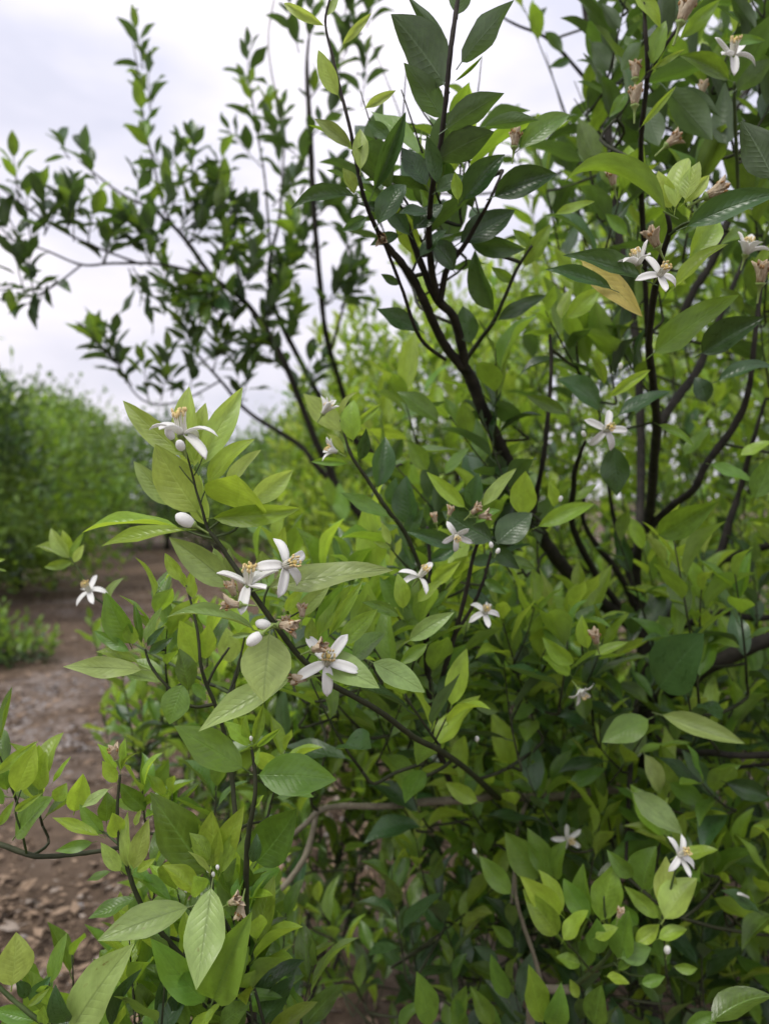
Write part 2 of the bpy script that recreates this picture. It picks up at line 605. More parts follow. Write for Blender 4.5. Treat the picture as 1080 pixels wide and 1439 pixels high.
    def bud(self, px, py, d, axis, s=1.0):
        M = self._frame(P(px, py, d), self.cam_axis(axis), random.uniform(0, 90)) @ Matrix.Scale(s, 4)
        f = self.part("flower_bud", BUD, M)
        o = bpy.data.objects.new("calyx", RECEPT)
        COL.objects.link(o)
        o.parent = f


# flower meshes (metres)
def petal_geo(L, W, bend, cup, nl=7, na=4, ragged=0.0, rg=random.Random(3)):
    V, Fc = [], []
    y = z = 0.0
    ang = bend * 0.15
    for i in range(nl + 1):
        t = i / nl
        w = W * 0.5 * (0.42 + 0.58 * math.sin(math.pi * min(1, t ** 0.8)) ** 0.8 if t < 0.55 else max(0.0, 1 - ((t - 0.55) / 0.45) ** 2.6) ** 0.6)
        w = max(w, W * 0.03)
        for k in range(na + 1):
            s = -1 + 2 * k / na
            V.append((s * w * (1 + ragged * rg.uniform(-1, 1)), y, z + cup * s * s * w + ragged * rg.uniform(-1, 1) * W * 0.25))
        ang -= bend / nl
        y += math.cos(ang) * L / nl
        z += math.sin(ang) * L / nl
    for i in range(nl):
        for k in range(na):
            a = i * (na + 1) + k
            Fc.append((a, a + 1, a + na + 2, a + na + 1))
    return V, Fc


def solid(me_name, V, Fc, mat, th):
    """a petal has a little thickness: a second sheet joined at the rim"""
    n = len(V)
    V2 = [(x, y, z - th) for x, y, z in V]
    from collections import Counter
    ed = Counter()
    for q in Fc:
        for i in range(len(q)):
            ed[tuple(sorted((q[i], q[(i + 1) % len(q)])))] += 1
    F2 = list(Fc) + [tuple(i + n for i in reversed(q)) for q in Fc]
    for q in Fc:
        for i in range(len(q)):
            a, b = q[i], q[(i + 1) % len(q)]
            if ed[tuple(sorted((a, b)))] == 1:
                F2.append((b, a, a + n, b + n))
    return mesh_obj(me_name, V + V2, F2, mat)


PETALS = []
for b, c in ((0.25, 0.7), (0.7, 0.5), (1.2, 0.8), (-0.2, 0.6), (1.5, 0.4)):
    PETALS.append(solid("petal", *petal_geo(0.0200, 0.0068, b, c), PETAL, 0.0006))
WPETALS = [solid("wilted_petal", *petal_geo(0.015, 0.0055, b, 0.9, ragged=0.22), WILT, 0.0005) for b in (0.3, -0.4)]


def ell(c, r, nu=8, nv=6, axis=None):
    V, Fc = [], []
    for j in range(nv + 1):
        th = math.pi * j / nv
        for i in range(nu):
            a = 2 * math.pi * i / nu
            V.append(Vector((c[0] + r[0] * math.sin(th) * math.cos(a), c[1] + r[1] * math.sin(th) * math.sin(a), c[2] + r[2] * math.cos(th))))
    for j in range(nv):
        for i in range(nu):
            i2 = (i + 1) % nu
            Fc.append((j * nu + i, (j + 1) * nu + i, (j + 1) * nu + i2, j * nu + i2))
    return V, Fc


def lathe(prof, nu=10, lobes=0.0):
    V, Fc = [], []
    for (r, z) in prof:
        for i in range(nu):
            a = 2 * math.pi * i / nu
            rr = r * (1 + lobes * math.cos(5 * a))
            V.append(Vector((rr * math.cos(a), rr * math.sin(a), z)))
    for j in range(len(prof) - 1):
        for i in range(nu):
            i2 = (i + 1) % nu
            Fc.append((j * nu + i, j * nu + i2, (j + 1) * nu + i2, (j + 1) * nu + i))
    return V, Fc


_v, _f = lathe([(0.0006, -0.012), (0.0008, -0.006), (0.0012, -0.002), (0.0026, -0.0004), (0.0034, 0.0012), (0.0030, 0.0013), (0.0005, 0.0004)], 10, 0.08)
RECEPT = mesh_obj("receptacle", _v, _f, CALYX)


def stamen_mesh(seed, n=18, wilt=False):
    rg = random.Random(seed)
    parts = []
    for i in range(n):
        a = 2 * math.pi * i / n + rg.uniform(-.1, .1)
        h = rg.uniform(0.0105, 0.0145) * (0.9 if wilt else 1)
        r0, r1, r2 = 0.0021, 0.0027, rg.uniform(0.0022, 0.0046) * (1.2 if wilt else 1)
        pts = [Vector((r0 * math.cos(a), r0 * math.sin(a), 0.001)), Vector((r1 * math.cos(a), r1 * math.sin(a), h * 0.55)),
               Vector((r2 * math.cos(a), r2 * math.sin(a), h))]
        v, f = tube_geo(pts, [0.00055, 0.00045, 0.0002], 4, 2)
        parts.append((v, f, 0))
        v, f = ell((r2 * math.cos(a), r2 * math.sin(a), h + 0.0005), (0.0008, 0.0008, 0.0015), 5, 4)
        parts.append((v, f, 1))
    V, Fc, MI = merge(parts)
    return mesh_obj("stamens", V, Fc, [WILT, WILTD] if wilt else [FILAM, ANTH], mi=MI)


STAMENS = [stamen_mesh(s) for s in (1, 2, 3)]
WSTAMEN = stamen_mesh(9, 14, True)
_p = [(*lathe([(0.0016, 0.0005), (0.0021, 0.002), (0.0017, 0.0036), (0.0006, 0.0046), (0.0006, 0.0125)], 8), 0), (*ell((0, 0, 0.0135), (0.0016, 0.0016, 0.0013), 8, 6), 1)]
_V, _F, _MI = merge(_p)
PISTIL = mesh_obj("pistil", _V, _F, [CALYX, STIG], mi=_MI)
_v, _f = lathe([(0.0022, 0.0004), (0.0040, 0.0030), (0.0049, 0.0065), (0.0048, 0.0100), (0.0036, 0.0132), (0.0016, 0.0150), (0.0003, 0.0155)], 20, 0.035)
BUD = mesh_obj("bud", _v, _f, PETAL)

PLANTS = []


def plant(*a, **k):
    p = Plant(*a, **k)
    PLANTS.append(p)
    return p


# ------------------------------------------------------------------ ground
def build_ground():
    m, t = newmat("soil")
    out = N(t, "ShaderNodeOutputMaterial")
    tcn = N(t, "ShaderNodeTexCoord")
    n1 = N(t, "ShaderNodeTexNoise", i_Scale=1.1, i_Detail=6.0, i_Roughness=0.6)
    n2 = N(t, "ShaderNodeTexNoise", i_Scale=14.0, i_Detail=8.0, i_Roughness=0.7)
    n3 = N(t, "ShaderNodeTexNoise", i_Scale=0.7, i_Detail=5.0, i_Roughness=0.65)
    for n in (n1, n2, n3):
        t.links.new(tcn.outputs["Object"], n.inputs["Vector"])
    c = mix_c(t, math_n(t, 'MULTIPLY_ADD', n2.outputs[0], 2.6, -0.8, clamp=True), (0.048, 0.033, 0.022), (0.185, 0.130, 0.088))
    c = mix_c(t, math_n(t, 'MULTIPLY_ADD', n1.outputs[0], 3.0, -1.2, clamp=True), c, (0.130, 0.095, 0.068))
    # dried pale film of lime and dust on the bare soil
    c = mix_c(t, math_n(t, 'MULTIPLY', math_n(t, 'MULTIPLY_ADD', n3.outputs[0], 6.0, -3.15, clamp=True), math_n(t, 'MULTIPLY_ADD', n2.outputs[0], 2.2, -0.5, clamp=True)), c, (0.34, 0.295, 0.265))
    p = N(t, "ShaderNodeBsdfPrincipled", i_Roughness=0.95)
    p.inputs["Specular IOR Level"].default_value = 0.15
    t.links.new(c, p.inputs["Base Color"])
    b = N(t, "ShaderNodeBump", i_Strength=0.9, i_Distance=0.03)
    t.links.new(n2.outputs[0], b.inputs["Height"])
    t.links.new(b.outputs[0], p.inputs["Normal"])
    t.links.new(p.outputs[0], out.inputs[0])
    xs = sorted(set([-300, -120, -50, -25] + list(np.linspace(-14, 12, 131)) + [25, 50, 120, 300]))
    ys = sorted(set([-60, -20, -8] + list(np.linspace(-4, 24, 141)) + [32, 50, 90, 180, 400]))
    rg = np.random.RandomState(4)
    ph = rg.uniform(0, 6.28, 24)
    fr = rg.uniform(0.6, 5.0, (24, 2)) * rg.choice([-1, 1], (24, 2))
    V, Fc = [], []
    for y in ys:
        for x in xs:
            z = ground_z(x, y)
            if -14 <= x <= 12 and -4 <= y <= 24:
                z += 0.0055 * float(np.sum(np.sin(fr[:, 0] * x + fr[:, 1] * y + ph)))
            V.append((x, y, z))
    nx = len(xs)
    for j in range(len(ys) - 1):
        for i in range(nx - 1):
            a = j * nx + i
            Fc.append((a, a + 1, a + nx + 1, a + nx))
    g = bpy.data.objects.new("ground", mesh_obj("ground", V, Fc, m))
    COL.objects.link(g)
    g['kind'] = 'structure'

    # fallen leaves and chips of bark lying on the soil
    n = 44000
    V, Fc = [], []
    for i in range(n):
        y = 1.2 + 10 * random.random() ** 1.6
        x = random.uniform(-1.0, 0.25) * y * 0.75 - 0.1
        L = random.choice([random.uniform(0.010, 0.03), random.uniform(0.010, 0.03), random.uniform(0.03, 0.075)])
        W = L * random.uniform(0.2, 0.55)
        a = random.uniform(0, 6.28)
        z = ground_z(x, y) + random.uniform(0.004, 0.035)
        ux = Vector((math.cos(a), math.sin(a), random.uniform(-.35, .35)))
        vx = Vector((-math.sin(a), math.cos(a), random.uniform(-.5, .5)))
        c0 = Vector((x, y, z))
        k = random.uniform(-0.2, 0.5) * W
        up = Vector((0, 0, 1))
        o = len(V)
        V += [c0 - ux * L / 2, c0 - ux * L * 0.1 + vx * W / 2 + up * k, c0 + ux * L / 2 + up * k * .6, c0 - ux * L * 0.05 - vx * W / 2 + up * k]
        Fc += [(o, o + 1, o + 2), (o, o + 2, o + 3)]
    lo = bpy.data.objects.new("leaf_litter", mesh_obj("leaf_litter", V, Fc, [LITTER, LITTER2, LITTER3], smooth=False, mi=[m_ for k_ in range(n) for m_ in [random.choice((0, 0, 0, 0, 1, 1, 1, 2))] * 2]))
    COL.objects.link(lo)
    lo['kind'] = 'stuff'
    lo['label'] = 'dry brown fallen leaves and bark chips scattered on the bare soil'
    lo['category'] = 'leaf litter'
    # pale stones
    parts = []
    for i in range(900):          # a drift of pale lumps beside the path
        q = P(20, 955, 4.0)
        x, y = q.x + random.gauss(0, .24), q.y + random.gauss(0, .5)
        r = random.uniform(.006, .022)
        v, f = ell((0, 0, 0), (1, 1, 1), 5, 3)
        c0 = Vector((x, y, ground_z(x, y) + r * .3 + .004))
        parts.append(([Vector((p.x * r * random.uniform(.7, 1.3), p.y * r * random.uniform(.7, 1.3), p.z * r * .6)) + c0 for p in v], f, 0))
    for i in range(520):
        y = 1.6 + 9 * random.random() ** 1.5
        x = random.uniform(-1.0, 0.2) * y * 0.7
        r = random.uniform(0.003, 0.011)
        if random.random() < 0.5:
            pc = random.choice([(20, 960, 3.9), (310, 1085, 3.2), (60, 910, 4.6)])
            q = P(*pc)
            x = q.x + random.gauss(0, .35)
            y = q.y + random.gauss(0, .9)
            r *= 1.6
        v, f = ell((0, 0, 0), (1, 1, 1), 6, 4)
        sx, sy, sz = r * random.uniform(.7, 1.4), r * random.uniform(.7, 1.4), r * random.uniform(.4, .8)
        c0 = Vector((x, y, ground_z(x, y) + sz * 0.4 + 0.004))
        v = [Vector((p.x * sx * random.uniform(.8, 1.2), p.y * sy * random.uniform(.8, 1.2), p.z * sz)) + c0 for p in v]
        parts.append((v, f, 0))
    V, Fc, _ = merge(parts)
    so = bpy.data.objects.new("gravel", mesh_obj("gravel", V, Fc, STONE, smooth=False))
    COL.objects.link(so)
    so['kind'] = 'stuff'
    so['label'] = 'pale grey stones and lumps of lime scattered over the brown soil'
    so['category'] = 'gravel'


build_ground()

# ------------------------------------------------------------------ the orchard behind (left)
def far_tree(x, y, h, r, n, label, seed, typ=('far', 'mid', 'far'), leaf=0.085, sx=1.0):
    rs = np.random.RandomState(seed)
    random.seed(seed)
    gz = ground_z(x, y)
    T = plant("citrus_tree", label, "tree", (x, y, gz), group="citrus trees of the orchard behind", limit=0, lod=XL)
    top = gz + h
    T.branch_w([Vector((x, y, gz - 0.05)), Vector((x + .03, y, gz + .35 * h)), Vector((x - .02, y + .05, gz + .75 * h))], [.07, .05, .02], BARK, "trunk", 7, 4)
    for k in range(5):
        a = k * 1.26 + seed
        q = Vector((x, y, gz + 0.2 * h))
        T.branch_w([q, q + Vector((math.cos(a) * r * .4, math.sin(a) * r * .4, h * .25)), q + Vector((math.cos(a) * r * .75, math.sin(a) * r * .75, h * .5))], [.035, .022, .008], BARK, "limb", 6, 3)
    # clumps over the crown
    nc = 84
    for c in range(nc):
        u = rs.normal(size=3)
        u /= np.linalg.norm(u)
        rr = rs.uniform(0.55, 1.0) ** 0.5
        ctr = np.array([x, y, gz + h * 0.54]) + u * np.array([r * sx, r * sx, h * 0.44]) * rr
        ctr[2] = max(ctr[2], gz + 0.12 + 0.25 * rs.rand())
        cr = rs.uniform(0.30, 0.50) * r * 0.62
        crnd = rs.rand()
        kind = typ[rs.randint(len(typ))]
        m = n // nc
        pos = ctr + rs.normal(size=(m, 3)) * cr * 0.55
        for i in range(m):
            out = Vector(pos[i] - np.array([x, y, gz + h * .4])).normalized()
            ax = (out * 0.6 + Vector(rs.normal(size=3)) * 0.6 + Vector((0, 0, .35))).normalized()
            cl = Vector(pos[i] - ctr).normalized()
            nr = Vector((0, 0, .5)) + cl * .9 + Vector(rs.normal(size=3)) * .3
            p0 = Vector(pos[i])
            T.leaf_w(p0, p0 + ax * leaf * rs.uniform(.7, 1.3), 0.45, kind, nr, rnd=crnd if rs.rand() < .75 else None)
        # upright sprays at the outline
        if u[2] > 0.2 and rs.rand() < 0.6:
            T.twigs.append(([Vector(ctr), Vector(ctr) + Vector((u[0] * .15, u[1] * .15, .25))], [0.005, 0.002]))
            for i in range(14):
                q = Vector(ctr) + Vector((u[0] * .15, u[1] * .15, .25)) * rs.uniform(.2, 1.3)
                ax = Vector((rs.normal() * .6, rs.normal() * .6, .7)).normalized()
                T.leaf_w(q, q + ax * leaf, 0.4, kind, Vector((0, -.3, 1)))
    return T


far_tree(-4.72, 7.6, 3.0, 1.05, 8500, "tall dark citrus tree cut by the left edge, standing above its neighbours", 31, ('far', 'dark', 'far'), .10)
far_tree(-5.15, 10.4, 2.45, 1.45, 9000, "rounded citrus tree left of the dirt path, behind the tall one", 32, ('far', 'mid', 'far', 'young'), .11)
far_tree(-7.0, 13.8, 3.3, 1.8, 8500, "citrus tree with a ragged crown left of the path end, against the pale sky", 33, ('far', 'mid', 'far'), .12)
far_tree(-5.4, 18.4, 3.2, 2.0, 8500, "citrus tree closing the far end of the dirt path", 34, ('far', 'dark', 'far'), .13)
far_tree(-1.75, 15.4, 2.9, 1.75, 8500, "far citrus tree just right of the flowering sprig, below the slender tree's branches", 35, ('far', 'mid', 'far'), .13)
far_tree(-0.35, 11.5, 2.6, 1.45, 7500, "citrus tree behind, half hidden by the lowest branches of the slender leaning tree", 36, ('mid', 'far'), .11)
far_tree(-9.2, 20.5, 4.0, 2.4, 7000, "most distant citrus tree showing its top over the row at left", 37, ('far', 'mid'), .15)
far_tree(-5.15, 8.8, 1.75, 0.95, 5000, "low rounded citrus bush between the tall tree and the path at left", 39, ('far', 'mid', 'far'), .10)
far_tree(-3.9, 19.5, 2.6, 1.7, 6000, "dim far citrus tree right behind the upper leaves of the flowering sprig", 40, ('dark', 'far'), .14)

# low plant on the soil at the left edge
random.seed(5)
WEED = plant("weed_clump", "low dark green leafy weed clump on the bare soil at the left edge", "weed", (-2.95, 5.7, ground_z(-2.95, 5.7)), limit=300)
for k in range(70):
    a, rr = random.uniform(0, 6.28), random.uniform(0, .5) ** .8
    q = WEED.base + Vector((math.cos(a) * rr * .6, math.sin(a) * rr * .5, 0.02))
    WEED.shoot(q, Vector((math.cos(a) * rr, math.sin(a) * rr, .9)), random.uniform(.18, .5) * (1.1 - rr), 9, 0.085, ('dark', 'mid', 'mid'), w=.42, stem_r=.003)

# ------------------------------------------------------------------ bright trees behind the main tree
def backdrop_tree(x, y, h, r, n, label, seed, types, xmin=-9):
    random.seed(seed)
    gz = ground_z(x, y)
    T = plant("citrus_tree", label, "tree", (x, y, gz), group="bright citrus trees right behind the flowering tree", limit=300)
    T.branch_w([Vector((x, y, gz - .05)), Vector((x + .03, y, gz + .4)), Vector((x, y + .03, gz + .8))], [.05, .042, .03], BARK, "trunk", 8, 4)
    for k in range(9):
        a = k * 2.4 + seed
        q = Vector((x, y, gz + .6 + .03 * k))
        e = q + Vector((math.cos(a) * r * .7, math.sin(a) * r * .7, (h - .6) * random.uniform(.55, .9)))
        mm = q.lerp(e, .5) + Vector((math.cos(a) * .1, math.sin(a) * .1, -.08))
        T.branch_w([q, mm, e], [.02, .013, .004], BARK, "branch", 6, 4)
    for k in range(n):
        u = Vector((random.gauss(0, 1), random.gauss(0, 1), random.gauss(0, 1))).normalized() * random.uniform(.45, 1) ** .5
        q = Vector((x + u.x * r, y + u.y * r, gz + h * .52 + u.z * h * .46))
        if q.z < gz + .15:
            continue
        d = Vector((u.x * .6, u.y * .6, .55 + random.uniform(0, .5)))
        T.shoot(q, d, random.uniform(.14, .3), random.randint(7, 11), 0.078, random.choice(types), w=.37, stem_r=.002)
    return T


YB = [('mid', 'young', 'young'), ('young', 'young', 'pale'), ('mid', 'young', 'pale'), ('mid', 'mid', 'young')]
backdrop_tree(0.22, 3.7, 2.20, 0.72, 900, "bright yellow-green citrus tree seen between the two dark leaning branch groups", 51, YB)
backdrop_tree(1.15, 3.9, 2.75, 0.85, 900, "yellow-green citrus tree glowing right behind the forked dark branches", 52, YB)
backdrop_tree(2.15, 3.5, 2.5, 0.85, 700, "green citrus tree filling the right edge behind the trunk", 53, YB)

# ------------------------------------------------------------------ slender tree behind, upper left
random.seed(21)
B = plant("citrus_tree", "slender open citrus tree leaning left, small dark leaves against the pale sky", "tree", (0.42, 2.35, ground_z(.42, 2.35)))
DB = 2.25
_bb = B.branch
B.branch = lambda pts, *a, **k: _bb([(x, y, d, w * 1.2) for x, y, d, w in pts], *a, **k)
_t0 = B.base + Vector((0, 0, -.05))
B.branch_w([_t0, _t0 + Vector((0.02, 0, .6)), P(690, 830, 2.35)], [.026, .022, .018], BARK, "trunk")
B.branch([(690, 830, 2.35, 32), (600, 790, 2.33, 26), (519, 735, 2.3, 20), (478, 690, 2.25, 17), (442, 652, 2.2, 15), (420, 625, 2.2, 13), (350, 580, 2.2, 10), (310, 535, 2.2, 8), (270, 490, 2.2, 5)])
B.branch([(478, 690, 2.25, 17), (448, 630, 2.2, 17), (420, 560, 2.15, 16), (390, 490, 2.1, 15), (345, 425, 2.1, 14), (300, 390, 2.05, 12), (255, 330, 2.05, 10), (215, 295, 2.0, 7), (170, 272, 2.0, 5), (110, 225, 2.0, 3)])
B.branch([(600, 790, 2.33, 22), (540, 660, 2.35, 18), (470, 590, 2.3, 16), (410, 485, 2.3, 14), (382, 420, 2.25, 11), (378, 370, 2.25, 9), (392, 310, 2.2, 8), (398, 230, 2.2, 5), (400, 180, 2.2, 3)])
B.branch([(560, 690, 2.36, 16), (500, 600, 2.3, 14), (475, 530, 2.2, 13), (457, 465, 2.1, 13), (446, 360, 2.0, 13), (440, 280, 1.95, 13), (435, 175, 1.9, 12), (431, 90, 1.9, 8), (436, 40, 1.9, 4)])
B.branch([(300, 390, 2.05, 8), (230, 372, 2.0, 7), (160, 370, 1.95, 6), (115, 372, 1.9, 5), (60, 350, 1.85, 4), (-10, 328, 1.8, 3)])
B.branch([(200, 372, 1.98, 6), (130, 345, 1.9, 5), (80, 320, 1.85, 5), (35, 290, 1.8, 4), (-10, 255, 1.8, 3)])
B.branch([(115, 372, 1.9, 4), (85, 395, 1.88, 4), (50, 415, 1.85, 3), (-10, 422, 1.8, 3)])
B.branch([(250, 325, 2.05, 6), (230, 290, 2.05, 5), (215, 225, 2.05, 5), (202, 170, 2.05, 4), (195, 110, 2.05, 3), (186, 50, 2.05, 2)])
B.branch([(330, 305, 2.05, 4), (300, 272, 2.05, 4), (262, 250, 2.05, 3), (228, 240, 2.05, 2)])
B.branch([(385, 440, 2.2, 7), (378, 330, 2.15, 6), (372, 250, 2.1, 5), (362, 190, 2.1, 4), (352, 120, 2.1, 2)])
B.branch([(310, 535, 2.2, 5), (250, 565, 2.1, 4), (200, 562, 2.05, 4), (166, 515, 2.05, 3), (146, 478, 2.05, 2)])
B.branch([(385, 0, 1.9, 3), (377, 50, 1.9, 3), (381, 100, 1.9, 3), (392, 150, 1.95, 3), (398, 200, 2.2, 4)], BARKG, label="bare pale dead twig curving up to the top edge")
B.branch([(462, 500, 2.15, 7), (480, 440, 2.1, 6), (488, 400, 2.1, 5), (492, 350, 2.1, 3)])
B.branch([(345, 425, 2.1, 7), (330, 360, 2.1, 6), (322, 300, 2.1, 4), (328, 250, 2.1, 2)])
BT = [('dark', 'dark', 'mid'), ('dark', 'mid', 'mid'), ('dark', 'dark', 'dark')]
bs = [  # sprays: px, py, depth, direction (px), length (m), leaves
    (215, 200, 2.05, (-.25, 1), .16, 8), (200, 150, 2.05, (-.1, 1), .16, 9), (192, 95, 2.05, (-.1, 1), .12, 8),
    (112, 228, 2.0, (-.6, .7), .05, 4), (150, 262, 2.0, (-.4, 1), .10, 6), (185, 285, 2.0, (0, 1), .14, 8), (215, 250, 2.0, (.4, .8), .15, 9),
    (262, 250, 2.05, (.1, 1), .12, 9), (240, 245, 2.05, (-.6, .5), .12, 8), (300, 275, 2.05, (.3, 1), .12, 6),
    (20, 290, 1.8, (-.1, 1), .14, 8), (0, 330, 1.8, (-.5, .7), .16, 8), (40, 340, 1.82, (-.2, 1), .14, 7), (60, 330, 1.83, (.1, 1), .14, 8),
    (90, 320, 1.85, (.0, 1), .12, 8), (120, 345, 1.9, (.2, 1), .12, 7), (10, 400, 1.8, (-.6, -.2), .14, 8), (45, 415, 1.85, (-.2, .7), .12, 8),
    (80, 395, 1.87, (-.2, -.6), .12, 6), (150, 372, 1.95, (.1, .8), .14, 9), (175, 372, 1.95, (.2, -.7), .12, 8), (210, 370, 2.0, (.0, 1), .15, 9),
    (235, 345, 2.03, (-.6, .2), .14, 9), (250, 330, 2.05, (.6, .6), .14, 9), (235, 310, 2.0, (.2, 1), .14, 9), (270, 350, 2.05, (.5, .7), .15, 10),
    (290, 385, 2.05, (-.5, -.4), .14, 9), (300, 390, 2.05, (.3, 1), .16, 10), (310, 400, 2.05, (-.4, -.7), .14, 9), (330, 415, 2.05, (.5, .7), .15, 9),
    (345, 430, 2.1, (-.6, .1), .15, 9), (365, 455, 2.1, (.5, .6), .14, 9), (380, 470, 2.1, (-.6, -.4), .15, 9), (325, 300, 2.1, (-.4, .8), .15, 9),
    (355, 170, 2.1, (-.3, 1), .16, 10), (352, 125, 2.1, (.0, 1), .12, 8), (365, 200, 2.1, (.5, .8), .14, 9), (370, 240, 2.1, (-.6, .6), .14, 9),
    (375, 290, 2.1, (.5, .6), .14, 9), (380, 330, 2.1, (-.6, .6), .15, 9), (398, 220, 2.2, (.2, 1), .16, 9), (395, 270, 2.2, (-.4, .9), .14, 8),
    (432, 80, 1.9, (-.3, 1), .16, 9), (436, 50, 1.9, (.1, 1), .12, 8), (436, 140, 1.9, (.6, .8), .18, 10), (440, 200, 1.9, (.6, .6), .16, 10),
    (440, 240, 1.95, (-.6, .6), .16, 9), (445, 300, 1.95, (.6, .6), .16, 10), (448, 360, 2.0, (-.6, .6), .16, 9), (455, 430, 2.05, (.5, .6), .16, 9),
    (470, 110, 1.95, (.3, 1), .18, 10), (490, 80, 1.95, (.2, 1), .18, 10), (500, 150, 1.95, (.1, 1), .16, 9), (485, 30, 1.95, (.1, 1), .14, 9), (505, 45, 1.95, (.4, 1), .12, 8),
    (148, 490, 2.05, (-.4, .8), .08, 6), (165, 512, 2.05, (-.7, .5), .12, 8), (185, 540, 2.05, (-.3, .9), .14, 8), (215, 562, 2.05, (.0, 1), .14, 8),
    (250, 560, 2.1, (.2, .9), .14, 8), (280, 500, 2.2, (-.4, .9), .16, 9), (300, 525, 2.2, (.3, .9), .14, 9), (340, 570, 2.2, (.0, 1), .16, 9),
    (270, 485, 2.2, (.2, 1), .14, 8), (240, 420, 2.2, (-.1, 1), .14, 8), (255, 450, 2.2, (.1, 1), .14, 8),
    (492, 360, 2.1, (.1, 1), .14, 8), (482, 430, 2.1, (.4, .7), .14, 8), (330, 350, 2.1, (-.4, .8), .15, 9), (400, 480, 2.2, (.3, .9), .14, 8),
    (420, 560, 2.15, (.5, .7), .15, 9), (410, 520, 2.1, (-.5, .6), .15, 9), (380, 400, 2.2, (.6, .6), .15, 9), (375, 380, 2.2, (-.5, .7), .14, 9),
    (300, 440, 2.1, (-.4, .6), .14, 8), (320, 470, 2.1, (-.3, .9), .14, 8), (350, 500, 2.15, (.2, .9), .14, 8), (410, 400, 2.2, (.2, .9), .14, 8), (425, 330, 2.1, (-.2, .9), .14, 8)]
for (px, py, d, dr, L, n) in bs:
    p = P(px, py, d)
    for rep in range(2 if py > 290 else 1):
        dv = Vector((dr[0] + random.uniform(-.3, .3) * rep, random.uniform(-.5, .4), dr[1] + random.uniform(-.3, .2) * rep))
        B.shoot(p + Vector((random.uniform(-.02, .02), random.uniform(-.03, .03), 0)), dv, L * random.uniform(.8, 1.1), n, 0.074, random.choice(BT), w=.38, stem_r=.0022)

# ------------------------------------------------------------------ the main tree
random.seed(77)
A = plant("citrus_tree", "large flowering citrus tree with a dark forked trunk filling the right side", "tree", (0.47, 1.38, ground_z(.47, 1.38)), lod=HI)
_t0 = A.base + Vector((0, 0, -.05))
A.branch_w([_t0, _t0 + Vector((0.03, 0.02, .55)), P(905, 1000, 1.36), P(905, 900, 1.35), P(895, 830, 1.33)], [.024, .020, .017, .016, .012], BARK, "trunk", 10, 6)
A.branch([(905, 900, 1.35, 26), (870, 865, 1.32, 24), (820, 828, 1.22, 23), (772, 772, 1.12, 20), (738, 705, 1.02, 18), (712, 645, .97, 17), (684, 590, .92, 16), (660, 530, .88, 15), (650, 515, .86, 14)])
A.branch([(652, 520, .86, 12), (622, 481, .82, 10), (598, 428, .76, 9), (580, 392, .73, 8), (560, 365, .7, 7), (540, 340, .68, 5), (524, 312, .66, 4), (510, 273, .64, 4), (501, 231, .63, 3.5), (491, 178, .62, 3), (478, 127, .62, 3), (466, 75, .62, 2.5), (457, 30, .62, 2), (466, -10, .62, 1.5)], BARK)
A.branch([(652, 520, .86, 12), (650, 493, .84, 11), (637, 446, .80, 10), (613, 419, .76, 9), (592, 372, .73, 7), (575, 325, .71, 5), (569, 290, .7, 4)])
A.branch([(613, 419, .76, 8), (603, 350, .70, 6), (605, 281, .64, 5), (617, 213, .60, 4.5), (626, 142, .58, 4), (632, 77, .57, 4), (641, 12, .57, 3.5), (648, -40, .57, 3)])
A.branch([(618, 423, .76, 7), (628, 378, .74, 6), (652, 345, .72, 5), (672, 310, .70, 4), (687, 283, .68, 3), (706, 240, .68, 2.5)])
A.branch([(655, 505, .86, 6), (676, 475, .84, 5), (693, 452, .82, 4.5), (712, 410, .80, 4), (726, 378, .79, 3.5), (747, 345, .78, 3)], TWIGB)
A.branch([(625, 505, .82, 4), (590, 475, .76, 4), (566, 410, .72, 3.5), (542, 348, .69, 3), (513, 286, .68, 3)])
# right side
A.branch([(895, 840, 1.33, 22), (892, 800, 1.3, 20), (897, 768, 1.26, 18), (911, 726, 1.2, 16), (918, 649, 1.08, 14), (922, 596, 1.0, 13), (916, 533, .9, 10), (911, 485, .82, 8), (916, 430, .75, 7), (927, 367, .68, 6), (940, 325, .64, 4.5), (936, 300, .63, 3.5)])
A.branch([(897, 768, 1.3, 16), (900, 640, 1.4, 16), (893, 480, 1.45, 18), (868, 330, 1.5, 20), (857, 220, 1.5, 22), (846, 140, 1.5, 22), (836, 90, 1.5, 20), (821, 0, 1.5, 16), (815, -40, 1.5, 12)])
A.branch([(911, 500, 1.0, 8), (903, 330, .9, 7), (900, 233, .82, 6), (901, 181, .78, 5.5), (909, 104, .74, 5), (906, 39, .72, 4), (903, -20, .72, 3)])
A.branch([(908, 112, .74, 4), (925, 78, .73, 3.5), (955, 34, .72, 3)])
A.branch([(846, 140, 1.5, 8), (800, 85, 1.45, 7), (765, 52, 1.4, 6), (725, 35, 1.38, 5), (702, 22, 1.35, 3)])
A.branch([(911, 740, 1.22, 13), (945, 710, 1.15, 12), (974, 687, 1.1, 11), (992, 652, 1.08, 11), (1034, 593, 1.05, 10), (1052, 543, 1.02, 8), (1059, 480, 1.0, 7), (1066, 420, 1.0, 6), (1072, 350, 1.0, 4)])
A.branch([(922, 600, 1.05, 12), (950, 560, 1.1, 13), (978, 522, 1.15, 13), (1000, 470, 1.2, 11), (1030, 400, 1.25, 9), (1060, 330, 1.3, 7)])
A.branch([(960, 440, 1.4, 16), (974, 408, 1.4, 16), (1000, 367, 1.4, 16), (1030, 290, 1.4, 15), (1064, 215, 1.4, 13), (1085, 170, 1.4, 12)])
A.branch([(925, 330, 1.3, 12), (960, 265, 1.3, 13), (984, 226, 1.3, 13), (1007, 187, 1.3, 12), (1041, 140, 1.3, 11), (1085, 60, 1.3, 9)])
